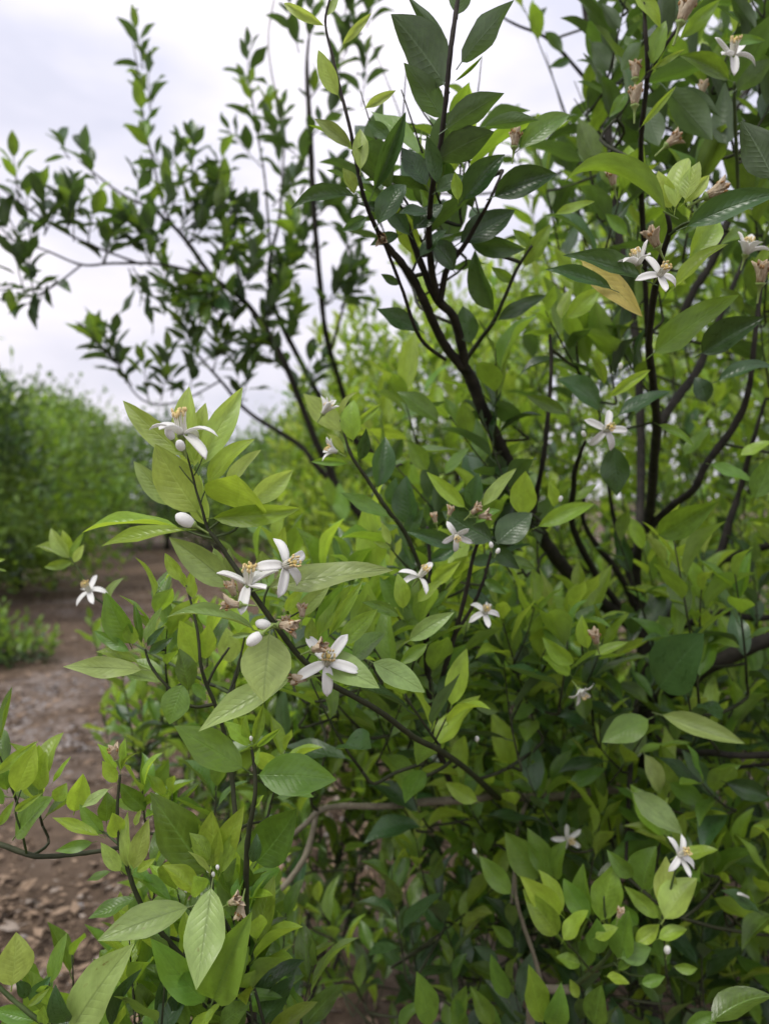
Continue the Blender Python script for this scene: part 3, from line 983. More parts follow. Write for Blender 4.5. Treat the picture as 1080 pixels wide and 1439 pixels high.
A.branch([(915, 890, 1.33, 22), (939, 867, 1.3, 20), (971, 825, 1.28, 18), (1006, 790, 1.25, 17), (1024, 733, 1.25, 13), (1038, 691, 1.25, 10), (1060, 610, 1.2, 7), (1075, 560, 1.2, 5)])
A.branch([(1006, 790, 1.25, 14), (1050, 775, 1.25, 13), (1095, 762, 1.25, 11)])
A.branch([(960, 880, 1.3, 13), (1013, 860, 1.25, 12), (1050, 868, 1.22, 11), (1095, 866, 1.2, 10)])
A.branch([(915, 985, 1.35, 28), (960, 962, 1.2, 25), (990, 940, 1.12, 23), (1040, 915, 1.08, 22), (1095, 892, 1.05, 21)])
A.branch([(880, 865, 1.32, 13), (841, 814, 1.25, 12), (809, 754, 1.12, 10), (802, 719, 1.06, 9), (805, 690, 1.0, 8), (807, 663, .95, 7), (814, 640, .9, 5), (822, 620, .86, 3)])
A.branch([(890, 850, 1.33, 12), (868, 805, 1.28, 11), (834, 761, 1.22, 9), (818, 726, 1.18, 7), (822, 690, 1.15, 5)])
A.branch([(892, 830, 1.33, 12), (880, 800, 1.32, 11), (869, 754, 1.3, 9), (858, 709, 1.26, 7), (852, 660, 1.22, 5)])
A.branch([(760, 755, 1.1, 9), (748, 735, 1.06, 9), (752, 700, 1.02, 8), (762, 650, .98, 7), (768, 600, .96, 6), (774, 520, .95, 5), (772, 470, .95, 4)])
A.branch([(940, 330, .64, 3), (955, 318, .63, 3), (968, 312, .62, 2.5)], TWIG)
A.branch([(1036, 270, .85, 4), (1035, 230, .83, 4), (1032, 170, .8, 4), (1031, 115, .78, 3)], TWIG)
A.branch([(905, 960, 1.36, 14), (892, 1000, 1.2, 10), (887, 1050, 1.08, 8), (885, 1085, 1.02, 7), (880, 1185, .98, 5), (878, 1230, .96, 4)])
A.branch([(915, 1030, 1.36, 14), (945, 1055, 1.1, 10), (1000, 1058, 1.0, 9), (1040, 1062, .98, 9), (1095, 1060, .95, 9)])
A.branch([(930, 1050, 1.2, 8), (965, 1082, 1.1, 7), (1020, 1080, 1.05, 6), (1095, 1072, 1.0, 5)])
# grey low branch running left
A.branch([(900, 1105, 1.37, 18), (840, 1112, 1.2, 14), (790, 1118, 1.15, 13), (740, 1121, 1.1, 13), (705, 1115, 1.08, 13), (665, 1123, 1.05, 12), (600, 1127, 1.02, 11), (540, 1133, 1.0, 9), (460, 1135, .98, 8), (425, 1162, .97, 7), (390, 1190, .96, 5)], BARKG, label="long grey horizontal low branch")
A.branch([(740, 1125, 1.1, 7), (728, 1165, 1.08, 6), (722, 1230, 1.05, 5), (718, 1270, 1.02, 4)], BARKG)
A.branch([(445, 1140, .98, 8), (432, 1195, .95, 8), (410, 1232, .93, 7.5), (384, 1262, .92, 7), (360, 1300, .92, 6)], BARKG)
# central stems
A.branch([(640, 1122, 1.04, 9), (612, 1040, .9, 8), (603, 980, .84, 7.5), (599, 915, .8, 6.5), (600, 850, .78, 5), (604, 800, .77, 4), (600, 740, .76, 3)])
A.branch([(609, 1020, .88, 7), (613, 984, .85, 6.5), (626, 935, .82, 6), (642, 880, .80, 5.5), (655, 828, .78, 5), (665, 780, .76, 4), (680, 740, .74, 3)])
A.branch([(640, 890, .80, 4), (662, 855, .79, 4), (678, 818, .78, 3.5), (690, 775, .77, 3)])
A.branch([(603, 830, .78, 4.5), (571, 753, .76, 4.5), (543, 715, .74, 4.5), (514, 671, .73, 4), (495, 643, .72, 3.5), (484, 612, .72, 2.5), (478, 590, .72, 2)], TWIGB)
# the flowering sprig in focus
A.branch([(700, 1122, 1.06, 9), (660, 1085, .9, 7), (620, 1056, .74, 6), (583, 1037, .66, 5.2), (538, 1003, .60, 4.8), (501, 981, .575, 4.6), (457, 957, .555, 4.4), (438, 939, .55, 4.4), (416, 917, .545, 4.2), (394, 888, .54, 4.2), (368, 852, .535, 4.0), (345, 818, .53, 3.8), (322, 785, .53, 3.5), (303, 757, .525, 3.2), (292, 743, .525, 2.6), (284, 715, .523, 1.9), (276, 690, .522, 1.7), (270, 665, .52, 1.5), (262, 636, .515, 1.3)], TWIGB, sides=9, knobs=.05)
for tw in ([(292, 745, .525, 2), (315, 728, .525, 1.8), (340, 716, .525, 1.5)], [(300, 755, .527, 2), (330, 745, .53, 2), (336, 728, .53, 1.5)],
           [(282, 708, .523, 1.3), (286, 695, .525, 1.2), (293, 681, .525, 1)], [(274, 682, .522, 1.2), (262, 668, .52, 1), (252, 655, .52, .8)],
           [(273, 668, .52, 1.2), (280, 655, .52, 1), (286, 640, .52, .8)], [(300, 757, .525, 2), (280, 752, .525, 1.6), (258, 744, .525, 1.3)],
           [(370, 852, .535, 2.2), (372, 838, .535, 2), (378, 824, .535, 1.6)], [(345, 815, .53, 2), (352, 815, .53, 1.8)],
           [(412, 912, .545, 1.8), (436, 905, .545, 1.6), (447, 910, .545, 1.3)], [(385, 875, .54, 2), (405, 868, .54, 1.6), (420, 860, .54, 1.3)],
           [(430, 930, .55, 2), (438, 915, .55, 1.6), (446, 900, .55, 1.3)], [(501, 981, .575, 2), (510, 955, .57, 1.6), (523, 930, .57, 1.3)],
           [(384, 874, .54, 1.6), (381, 882, .535, 1.4), (379, 891, .532, 1.2)], [(355, 832, .53, 1.5), (340, 830, .528, 1.2)]):
    A.branch(tw, TWIG, name="twig", sides=6, sub=4, knobs=0)

S = .525
for a in [
    # top rosette of the focus sprig
    (268, 655, 266, 543, .34, 'pale', S + .02), (273, 655, 289, 566, .36, 'pale', S + .015), (280, 655, 341, 544, .27, 'pale', S, None, 20),
    (258, 640, 173, 563, .27, 'pale', S + .01, None, -30), (278, 720, 218, 624, .52, 'pale', S + .012), (244, 710, 188, 648, .36, 'olive', S + .03),
    (293, 681, 358, 617, .34, 'young', S), (318, 682, 367, 632, .36, 'pale', S + .02), (352, 706, 412, 660, .40, 'pale', S + .02),
    (332, 714, 332, 667, .95, 'young', S + .01, S - .03), (300, 728, 422, 714, .24, 'young', S, None, 25), (290, 738, 281, 667, .42, 'pale', S + .02),
    (259, 745, 142, 768, .19, 'young', S - .01, None, 18, 0), (250, 741, 115, 749, .15, 'young', S + .01, None, 40, 1), (325, 824, 238, 755, .36, 'olive', S + .01),
    (327, 812, 322, 770, .4, 'olive', S + .02), (395, 778, 400, 740, .42, 'young', S + .02), (375, 814, 368, 774, .58, 'young', S + .01),
    (377, 825, 553, 801, .235, 'olive', S, S + .01, -12, 3), (413, 868, 466, 818, .3, 'olive', S + .03), (401, 859, 427, 824, .36, 'young', S + .015),
    (445, 897, 496, 821, .24, 'young', S + .02), (447, 890, 484, 818, .32, 'mid', S + .03), (462, 893, 510, 815, .17, 'young', S + .04),
    (478, 906, 530, 856, .40, 'young', S + .06), (495, 925, 541, 890, .6, 'mid', S + .08), (438, 908, 438, 868, .48, 'young', S + .01),
    (379, 891, 370, 987, .70, 'olive', S - .005, S - .02, -5, 0), (445, 922, 533, 967, .43, 'olive', S + .01, S, -8, 0), (524, 931, 597, 973, .43, 'olive', S + .04, S + .04, -8, 3),
    (409, 953, 279, 1028, .27, 'olive', S + .015, S, 10, 0), (357, 885, 233, 868, .16, 'olive', S - .01, S - .02, 25, 4), (575, 900, 638, 860, .32, 'olive', .66),
    (420, 870, 405, 845, .4, 'young', S + .02), (455, 880, 470, 830, .3, 'olive', S + .05), (430, 868, 452, 818, .25, 'young', S + .04),
    (560, 866, 508, 846, .3, 'mid', .62), (566, 855, 558, 806, .45, 'young', .66), (600, 905, 560, 935, .35, 'mid', .68), (300, 770, 318, 810, .3, 'olive', S + .03),
]:
    A.leaf(*a)
# upper centre shoots
U = .58
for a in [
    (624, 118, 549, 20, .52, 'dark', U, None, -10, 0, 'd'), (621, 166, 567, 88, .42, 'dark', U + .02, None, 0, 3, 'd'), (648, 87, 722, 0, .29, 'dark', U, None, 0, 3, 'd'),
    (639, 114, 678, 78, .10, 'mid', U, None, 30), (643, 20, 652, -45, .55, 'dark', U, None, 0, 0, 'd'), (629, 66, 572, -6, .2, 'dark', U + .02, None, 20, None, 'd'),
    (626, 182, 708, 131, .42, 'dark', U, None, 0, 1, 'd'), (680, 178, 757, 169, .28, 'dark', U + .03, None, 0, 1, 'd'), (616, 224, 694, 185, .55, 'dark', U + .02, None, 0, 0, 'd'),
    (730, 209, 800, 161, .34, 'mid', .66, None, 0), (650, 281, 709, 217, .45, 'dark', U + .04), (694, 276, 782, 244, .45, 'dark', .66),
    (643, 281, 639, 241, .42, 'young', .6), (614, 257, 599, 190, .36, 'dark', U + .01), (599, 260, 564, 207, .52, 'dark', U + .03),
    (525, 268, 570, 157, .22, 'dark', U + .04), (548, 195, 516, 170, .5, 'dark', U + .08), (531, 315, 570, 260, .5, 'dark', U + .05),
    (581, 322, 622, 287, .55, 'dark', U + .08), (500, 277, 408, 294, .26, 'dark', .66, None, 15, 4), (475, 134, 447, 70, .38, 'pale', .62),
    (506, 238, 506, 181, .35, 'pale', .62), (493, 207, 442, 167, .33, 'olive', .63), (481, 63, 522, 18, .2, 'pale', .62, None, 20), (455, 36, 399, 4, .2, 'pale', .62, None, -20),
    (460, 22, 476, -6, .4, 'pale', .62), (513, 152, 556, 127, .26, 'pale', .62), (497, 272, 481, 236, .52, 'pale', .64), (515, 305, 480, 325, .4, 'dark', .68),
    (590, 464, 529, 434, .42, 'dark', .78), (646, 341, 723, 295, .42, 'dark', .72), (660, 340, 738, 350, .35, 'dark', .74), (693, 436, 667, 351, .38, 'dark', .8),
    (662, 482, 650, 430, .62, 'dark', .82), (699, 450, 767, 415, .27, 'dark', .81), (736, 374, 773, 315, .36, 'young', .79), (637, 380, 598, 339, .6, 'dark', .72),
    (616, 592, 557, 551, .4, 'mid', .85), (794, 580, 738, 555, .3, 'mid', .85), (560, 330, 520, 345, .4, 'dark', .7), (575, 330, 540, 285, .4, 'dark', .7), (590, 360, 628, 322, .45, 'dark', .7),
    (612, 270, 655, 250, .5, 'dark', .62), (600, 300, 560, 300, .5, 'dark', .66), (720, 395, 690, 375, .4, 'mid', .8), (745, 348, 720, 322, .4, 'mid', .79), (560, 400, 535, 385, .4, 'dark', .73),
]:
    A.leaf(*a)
# central dark cluster
C_ = .73
for a in [
    (480, 606, 426, 553, .42, 'pale', C_), (477, 585, 502, 551, .26, 'pale', C_), (496, 619, 497, 562, .52, 'young', C_ - .02), (488, 604, 535, 567, .17, 'young', C_ - .01, None, 25),
    (483, 637, 459, 609, .3, 'pale', C_), (488, 651, 437, 649, .22, 'mid', C_), (505, 646, 514, 602, .38, 'dark', C_), (530, 685, 541, 614, .42, 'dark', C_ + .02),
    (546, 726, 477, 692, .28, 'mid', C_ - .01, None, 10, 3), (577, 738, 571, 668, .52, 'dark', C_ + .04), (553, 712, 556, 671, .52, 'dark', C_ + .05), (653, 713, 599, 663, .27, 'young', C_),
    (678, 711, 725, 658, .27, 'pale', C_), (662, 712, 672, 664, .5, 'dark', C_ + .03), (691, 760, 621, 718, .47, 'dark', C_ - .01), (697, 763, 747, 721, .6, 'dark', C_),
    (735, 724, 738, 662, .56, 'young', C_ + .05, None, 0, 6), (640, 767, 571, 747, .3, 'dark', C_), (668, 735, 703, 717, .38, 'mid', C_ - .01), (606, 820, 647, 788, .4, 'young', C_ + .03),
    (587, 845, 621, 816, .38, 'young', C_), (570, 850, 533, 803, .6, 'mid', C_ + .05), (548, 765, 536, 734, .34, 'pale', C_ + .02), (549, 770, 524, 761, .3, 'young', C_ + .01),
    (625, 666, 659, 629, .36, 'mid', .85), (600, 660, 572, 620, .5, 'mid', .85), (640, 770, 600, 790, .4, 'dark', C_ + .05), (690, 768, 730, 800, .42, 'dark', C_ + .04), (660, 790, 700, 785, .4, 'dark', C_ + .05),
    (700, 790, 752, 800, .4, 'mid', C_ + .06), (630, 830, 600, 860, .4, 'mid', .78), (655, 830, 690, 850, .4, 'dark', .8), (680, 815, 712, 835, .4, 'mid', .79), (570, 752, 595, 715, .45, 'dark', C_ + .04),
    (560, 740, 530, 745, .4, 'mid', C_ + .03), (510, 670, 540, 655, .4, 'dark', C_ + .03), (598, 905, 570, 880, .4, 'mid', .8), (600, 960, 640, 930, .4, 'mid', .84), (610, 985, 575, 960, .45, 'mid', .84), (625, 938, 655, 905, .4, 'mid', .82),
]:
    A.leaf(*a)
# upper right
Q = .64
for a in [
    (891, -8, 927, 40, .36, 'young', .72), (955, 54, 1012, -2, .3, 'mid', .72), (917, 90, 935, 29, .42, 'mid', .73), (914, 98, 962, 69, .14, 'young', .73, None, 25),
    (1023, 112, 953, 78, .32, 'mid', .78), (1018, 58, 1074, 57, .27, 'mid', .8), (1028, -5, 1062, 42, .36, 'dark', .85, None, 0, None, 'd'), (1033, 126, 1090, 82, .46, 'dark', .78, None, 0, None, 'd'),
    (901, 177, 949, 121, .14, 'young', .76, None, 20), (935, 125, 1000, 197, .42, 'dark', .8, None, 0, 1, 'd'), (953, 124, 1010, 163, .3, 'dark', .82, None, 0, 1, 'd'), (1020, 202, 1018, 115, .38, 'dark', .82, None, 0, None, 'd'),
    (948, 292, 966, 222, .42, 'pale', Q - .01), (962, 280, 982, 227, .6, 'pale', Q - .02), (942, 292, 924, 240, .52, 'pale', Q), (938, 292, 903, 249, .32, 'pale', Q + .01), (960, 285, 996, 246, .35, 'pale', Q + .01),
    (935, 298, 792, 256, .22, 'mid', Q - .03, Q - .06, 10, 7, 'u'), (965, 318, 1098, 270, .30, 'dark', Q - .02, Q - .05, 0, 1), (968, 362, 1008, 307, .46, 'young', Q + .02), (947, 404, 1022, 343, .27, 'young', Q + .01),
    (910, 395, 790, 359, .24, 'dark', Q - .03, Q - .04, 15, 1), (858, 406, 765, 379, .24, 'dark', Q, None, 15, 1), (919, 495, 1038, 414, .32, 'mid', .72, .64, -5, 3), (985, 496, 1073, 446, .46, 'dark', .74, .7),
    (788, 448, 802, 405, .42, 'young', .8), (795, 447, 844, 404, .4, 'young', .8), (780, 301, 835, 283, .22, 'young', .75), (883, 249, 883, 204, .6, 'young', .85),
    (860, 260, 845, 210, .5, 'mid', .9, None, 0, None, 'd'), (838, 230, 812, 165, .45, 'mid', .95, None, 0, None, 'd'), (1000, 290, 960, 330, .35, 'mid', .8), (1085, 250, 1040, 170, .5, 'dark', .6, None, 0, 3, 'd'),
    (870, 40, 845, 5, .4, 'dark', .9, None, 0, None, 'd'), (830, 60, 858, 100, .45, 'dark', 1.0, None, 0, None, 'd'), (880, 130, 855, 165, .4, 'mid', .8), (905, 150, 925, 205, .5, 'dark', .84, None, 0, None, 'd'),
    (900, 60, 872, 100, .45, 'dark', .8, None, 0, None, 'd'), (985, 60, 1000, 100, .4, 'dark', .9, None, 0, None, 'd'), (940, 130, 985, 150, .4, 'mid', .85), (1050, 330, 1010, 345, .35, 'mid', .8), (1060, 380, 1085, 340, .35, 'young', .85),
    (1040, 440, 1010, 405, .4, 'mid', .9), (880, 330, 850, 300, .4, 'mid', .85), (765, 45, 790, 75, .4, 'dark', 1.38, None, 0, None, 'd'), (745, 42, 768, 10, .4, 'dark', 1.38), (800, 85, 770, 95, .35, 'dark', 1.4),
]:
    A.leaf(*a)
A.leaf(817, 367, 902, 445, .30, 'yellow', Q + .01, Q, -8, 3, 'c', "yellowing leaf with brown blotches")
# right middle
for a in [
    (879, 620, 841, 629, .32, 'mid', .84), (862, 628, 866, 697, .56, 'dark', .86), (855, 558, 913, 520, .22, 'young', .82), (848, 540, 827, 499, .32, 'young', .84), (795, 583, 737, 556, .26, 'mid', .9),
    (841, 576, 781, 533, .5, 'dark', .88), (869, 583, 943, 550, .32, 'dark', .84), (992, 565, 976, 530, .65, 'dark', .86), (1008, 535, 1088, 518, .32, 'dark', .8), (925, 597, 975, 628, .22, 'mid', .86),
    (756, 740, 835, 708, .27, 'young', .8, None, 10), (809, 703, 838, 681, .42, 'young', .84), (778, 712, 770, 675, .42, 'young', .84), (999, 653, 1056, 676, .32, 'mid', .9), (925, 752, 1007, 705, .32, 'mid', .84, .76),
    (925, 966, 988, 890, .62, 'dark', .86, .8, 0, 0), (825, 911, 817, 864, .42, 'young', .82), (805, 933, 762, 895, .42, 'young', .82), (835, 921, 882, 902, .32, 'young', .82), (800, 948, 760, 922, .42, 'young', .84),
    (910, 1011, 845, 1043, .5, 'mid', .86), (930, 1005, 1046, 1045, .27, 'olive', .84), (905, 1060, 925, 1112, .42, 'olive', .9), (889, 1114, 958, 1172, .42, 'olive', .88), (913, 1080, 927, 1116, .36, 'olive', .92),
    (670, 1126, 625, 1099, .46, 'young', .9), (645, 1091, 580, 1087, .18, 'young', .88, None, 20), (760, 1110, 715, 1100, .4, 'mid', 1.0), (800, 1105, 850, 1080, .4, 'mid', 1.0), (700, 1000, 660, 980, .4, 'mid', .9), (720, 1010, 760, 980, .45, 'mid', .95),
    (940, 1100, 990, 1130, .4, 'mid', .95), (1000, 1090, 1040, 1075, .4, 'mid', .95), (1020, 1100, 1080, 1120, .45, 'dark', .9), (1060, 700, 1085, 640, .5, 'mid', .8), (1040, 640, 1085, 620, .4, 'young', .9), (960, 640, 1000, 600, .4, 'mid', .95),
]:
    A.leaf(*a)

# flowers of the main tree
A.flower(257, 614, S - .02, (-.12, 1, .22), s=1.25, dirs=[(-1, .8, -.1), (.8, .5, .2), (.85, -.75, .4), (.1, .5, -.9), (-.3, .35, .9)])
A.bud(243, 618, S - .028, (-.35, 1, .6), .62)
A.bud(256, 632, S - .035, (0, .6, 1), .62)
A.bud(273, 738, S - .02, (-1, .62, .35), .92)
A.flower(399, 795, S - .018, (.65, .25, .8), 88, 12, 1.06)
A.flower(349, 824, S - .02, (.1, 1, .3), s=1.05, dirs=[(-.15, -1, .35), (-.7, .4, .2), (.6, -.1, .7), (.3, .4, -.9), (.7, .45, -.1)])
A.spent(330, 838, S - .022, (-.3, .9, .3), 10, .8)
A.spent(338, 850, S - .03, (-1, .1, .3), 60, .85)
A.bud(381, 880, S - .02, (-1, .3, .3), .72)
A.spent(392, 878, S - .02, (1, -.05, .4), 0, .95)
A.spent(438, 914, S - .012, (.75, .35, .4), 30, .85)
A.spent(405, 885, S + .01, (-.2, .9, .1), 80, .7)
A.spent(424, 868, S + .0, (.1, 1, .1), 80, .7)
A.flower(459, 932, S + .004, (.1, .35, .6), s=1.15, dirs=[(-.8, -.35, .3), (.05, -1, .3), (1, -.15, .2), (.5, .7, -.1), (-.5, .6, -.2)])
A.spent(432, 952, S - .0, (-1, -.1, .3), 0, .9)
A.bud(368, 890, S - .03, (-.8, -.6, .3), .8)
A.flower(588, 812, C_ - .05, (.5, .75, .4), s=1.05, dirs=[(-.9, .5, .3), (-1, -.15, .4), (.4, -.5, .7), (.6, .6, -.5)])
A.flower(680, 862, .76, (.1, .5, .7), 88, 30, 1.05)
A.flower(850, 605, .78, (.1, .15, .95), 92, 52, 1.30)
A.flower(925, 388, Q - .06, (.1, .3, .9), 86, 20, 1.05)
A.flower(897, 375, Q - .05, (-.35, .9, .3), 45, 0, 1.05)
A.flower(1028, 82, .74, (.0, .9, .4), s=1.35, dirs=[(-.8, .6, .2), (1, .05, .2), (-.1, -1, .4), (.6, .6, -.4), (-.6, -.2, .6)])
A.flower(1046, 360, .74, (.2, .9, .2), 35, 10, 1.3)
A.spent(1067, 400, .68, (0, .9, .3), 0, 1.4)
A.flower(640, 752, C_ - .03, (.1, -.3, .9), 60, 20, .9)
A.spent(662, 722, C_ - .03, (.5, .5, .5), 20, .9)
A.spent(672, 726, C_ - .03, (.9, .1, .5), 20, .8)
A.flower(453, 582, C_ - .03, (.5, .7, .4), 14, 0, .95, st=True)
A.flower(474, 636, C_ - .03, (-.8, .4, .4), 18, 0, .9)
A.flower(812, 968, .84, (.5, -.7, .5), 40, 0, 1.0)
A.flower(795, 1178, .98, (.3, .1, .9), 85, 10, 1.15)
A.spent(838, 905, .79, (-.3, .8, .4), 0, 1.2)
A.spent(955, 34, .70, (.3, 1, .2), 0, 1.6)
A.spent(891, 150, .72, (0, 1, .1), 0, 1.3)
A.spent(892, 112, .74, (0, 1, .1), 40, 1.2)
A.spent(722, 208, .66, (.1, 1, .2), 0, 1.1)
A.spent(990, 277, Q - .02, (1, .5, .3), 0, 1.3)
A.spent(924, 348, Q - .03, (-.6, .9, .3), 0, 1.2)
A.spent(862, 262, Q + .06, (-.3, .9, .3), 0, 1.0)
A.spent(935, 205, .75, (.8, .7, .2), 0, 1.2)
A.spent(985, 135, .85, (.1, 1, .1), 0, 1.1)
A.spent(612, 735, C_ - .02, (-.3, 1, .2), 0, .7)
A.spent(630, 725, C_ - .02, (.3, 1, .2), 0, .7)
A.spent(540, 335, .68, (-.2, -.3, .8), 0, .9)
for (x, y, d, s) in [(871, 519, .82, .5), (786, 705, .79, .45), (821, 614, .8, .5), (690, 770, C_ - .03, .42), (697, 778, C_ - .03, .4), (670, 1042, .85, .5)]:
    A.bud(x, y, d, (random.uniform(-.5, .5), 1, .4), s)


# leafy fill of the crown behind the placed leaves
def keep(px, py, d):
    if 640 < px < 835 and py < 190:
        return 0.0
    if px < 560:
        if py < 820:
            return 0.0
        return .5 if px > 430 else .1
    if px < 725:
        if py < 540:
            return .03
        return .16 if py < 770 else (.7 if d > 1.2 else .3)
    if py < 210:
        return .26 if d > 1.1 else .1
    if py < 480:
        return .15 if d > 1.1 else .06
    if py < 900:
        return .22 if d > 1.75 else .012
    return .95 if d > 1.3 else .45


random.seed(404)
A.join = True
cnt = 0
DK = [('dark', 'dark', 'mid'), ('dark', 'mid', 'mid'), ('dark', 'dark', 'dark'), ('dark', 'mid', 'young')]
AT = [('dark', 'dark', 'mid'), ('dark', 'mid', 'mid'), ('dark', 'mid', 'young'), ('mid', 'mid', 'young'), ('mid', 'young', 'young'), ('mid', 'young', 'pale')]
for k in range(12000):
    u = Vector((random.gauss(0, 1), random.gauss(0, 1), random.gauss(0, 1))).normalized() * random.random() ** .4
    q = Vector((.78 + u.x * 1.05, 1.72 + u.y * .98, 1.30 + u.z * 1.12))
    if q.z < .14 or q.y < .86:
        continue
    px, py, d = proj(q)
    inside = -60 < px < 1140 and -60 < py < 1500
    if random.random() > (keep(px, py, d) if inside else .45):
        continue
    if cnt > 1080:
        break
    cnt += 1
    dv = Vector((u.x * .5 - .1, u.y * .5 - .12, .5 + random.uniform(-.1, .5)))
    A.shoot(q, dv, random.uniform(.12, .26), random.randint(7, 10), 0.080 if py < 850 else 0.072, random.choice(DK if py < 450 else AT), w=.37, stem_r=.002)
# leafy side shoots nearer the eye: px range, py range, depth range, count, kinds
for (x0, x1, y0, y1, d0, d1, n_, kinds) in [
        (545, 700, 215, 400, .70, .92, 13, DK), (840, 1090, -20, 210, .80, 1.2, 15, DK), (800, 1090, 210, 480, .85, 1.3, 12, DK), (560, 760, 600, 850, .82, 1.05, 16, DK),
        (760, 1090, 480, 640, .85, 1.2, 7, AT), (560, 1090, 880, 1120, .9, 1.25, 34, AT), (400, 640, 860, 1090, .72, 1.0, 26, [('mid', 'mid', 'young'), ('mid', 'young', 'young'), ('dark', 'mid', 'mid')]),
        (820, 1090, 1100, 1439, .9, 1.25, 30, AT), (560, 800, 1120, 1380, .98, 1.3, 20, AT)]:
    for k in range(n_):
        dd = random.uniform(d0, d1)
        A.shoot(P(random.uniform(x0, x1), random.uniform(y0, y1), dd), Vector((random.uniform(-.7, .5), random.uniform(-.6, .3), random.uniform(.2, 1))),
                random.uniform(.07, .15), random.randint(5, 8), .075, random.choice(kinds), w=.37, stem_r=.0017)
print("main fill shoots", cnt)

# ------------------------------------------------------------------ foreground shrub, lower left
random.seed(88)
SH = plant("citrus_shrub", "foreground citrus shrub with bright young leaf rosettes at lower left", "shrub", (-0.10, 0.66, ground_z(-.1, .66)), lod=HI)
D1, D2 = .62, .56
_b = SH.base + Vector((0, 0, -.04))
SH.branch_w([_b, _b + Vector((.0, .0, .45)), P(395, 1560, .66), P(352, 1420, .64), P(346, 1330, .61)], [.009, .008, .006, .005, .0035], BARK, "stem")
SH.branch([(350, 1400, .63, 7), (346, 1300, .60, 5), (346, 1226, .58, 4.5), (349, 1173, .575, 4), (358, 1122, .57, 3.5), (358, 1084, .57, 3), (353, 1050, .57, 2)], TWIGB)
SH.branch([(346, 1300, .60, 4.5), (338, 1200, .63, 4.5), (330, 1137, .64, 4.5), (325, 1087, .645, 4), (315, 1030, .64, 3.8), (302, 989, .63, 3.5), (290, 961, .625, 3.2), (282, 933, .62, 3), (279, 897, .62, 2.6), (272, 860, .62, 2.2), (262, 822, .62, 1.6)], TWIGB)
SH.branch([(302, 989, .63, 3), (268, 992, .625, 2.8), (232, 961, .62, 2.6), (212, 935, .62, 2.4), (204, 912, .62, 1.8)], TWIGB)
SH.branch([(291, 963, .63, 2.6), (303, 938, .63, 2.4), (322, 910, .63, 2)], TWIGB)
SH.branch([(308, 1000, .635, 2.8), (324, 968, .65, 2.4), (338, 922, .66, 2.2), (345, 890, .66, 1.6)], TWIGB)
SH.branch([(345, 1350, .61, 4.5), (318, 1300, .58, 4), (300, 1265, .56, 3.5), (298, 1240, .555, 2.5), (298, 1222, .555, 1.8)], TWIGB)
SH.branch([(350, 1420, .63, 5), (290, 1380, .6, 4.5), (228, 1312, .58, 4), (194, 1262, .57, 3.8), (178, 1214, .565, 3.5), (168, 1187, .565, 3.2), (165, 1137, .565, 2.6), (169, 1089, .565, 2)], TWIGB)
SH.branch([(172, 1190, .57, 3), (140, 1196, .6, 3.5), (100, 1201, .6, 4), (50, 1203, .6, 4.2), (10, 1190, .6, 4.4), (-40, 1172, .6, 4.4)], TWIGB, label="horizontal twig running off the left edge")
SH.branch([(166, 1186, .565, 2), (150, 1172, .57, 1.8), (138, 1165, .57, 1.4)], TWIG, name="twig")
SH.branch([(38, 1202, .6, 2), (32, 1173, .59, 1.8), (22, 1140, .585, 1.5), (30, 1110, .585, 1.2)], TWIG, name="twig")
SH.branch([(264, 1275, .562, 2), (280, 1283, .565, 2), (305, 1272, .56, 2)], TWIG, name="twig")
SH.branch([(352, 1440, .64, 5), (200, 1500, .56, 5), (110, 1470, .53, 4), (50, 1430, .52, 3.5), (0, 1388, .52, 3), (-30, 1350, .52, 2)], TWIG)
SH.branch([(325, 975, .66, 3), (225, 925, .74, 3), (170, 890, .8, 2.6), (146, 850, .82, 2.4), (132, 838, .82, 1.8), (118, 812, .82, 1.6), (98, 782, .82, 1.2)], TWIG)
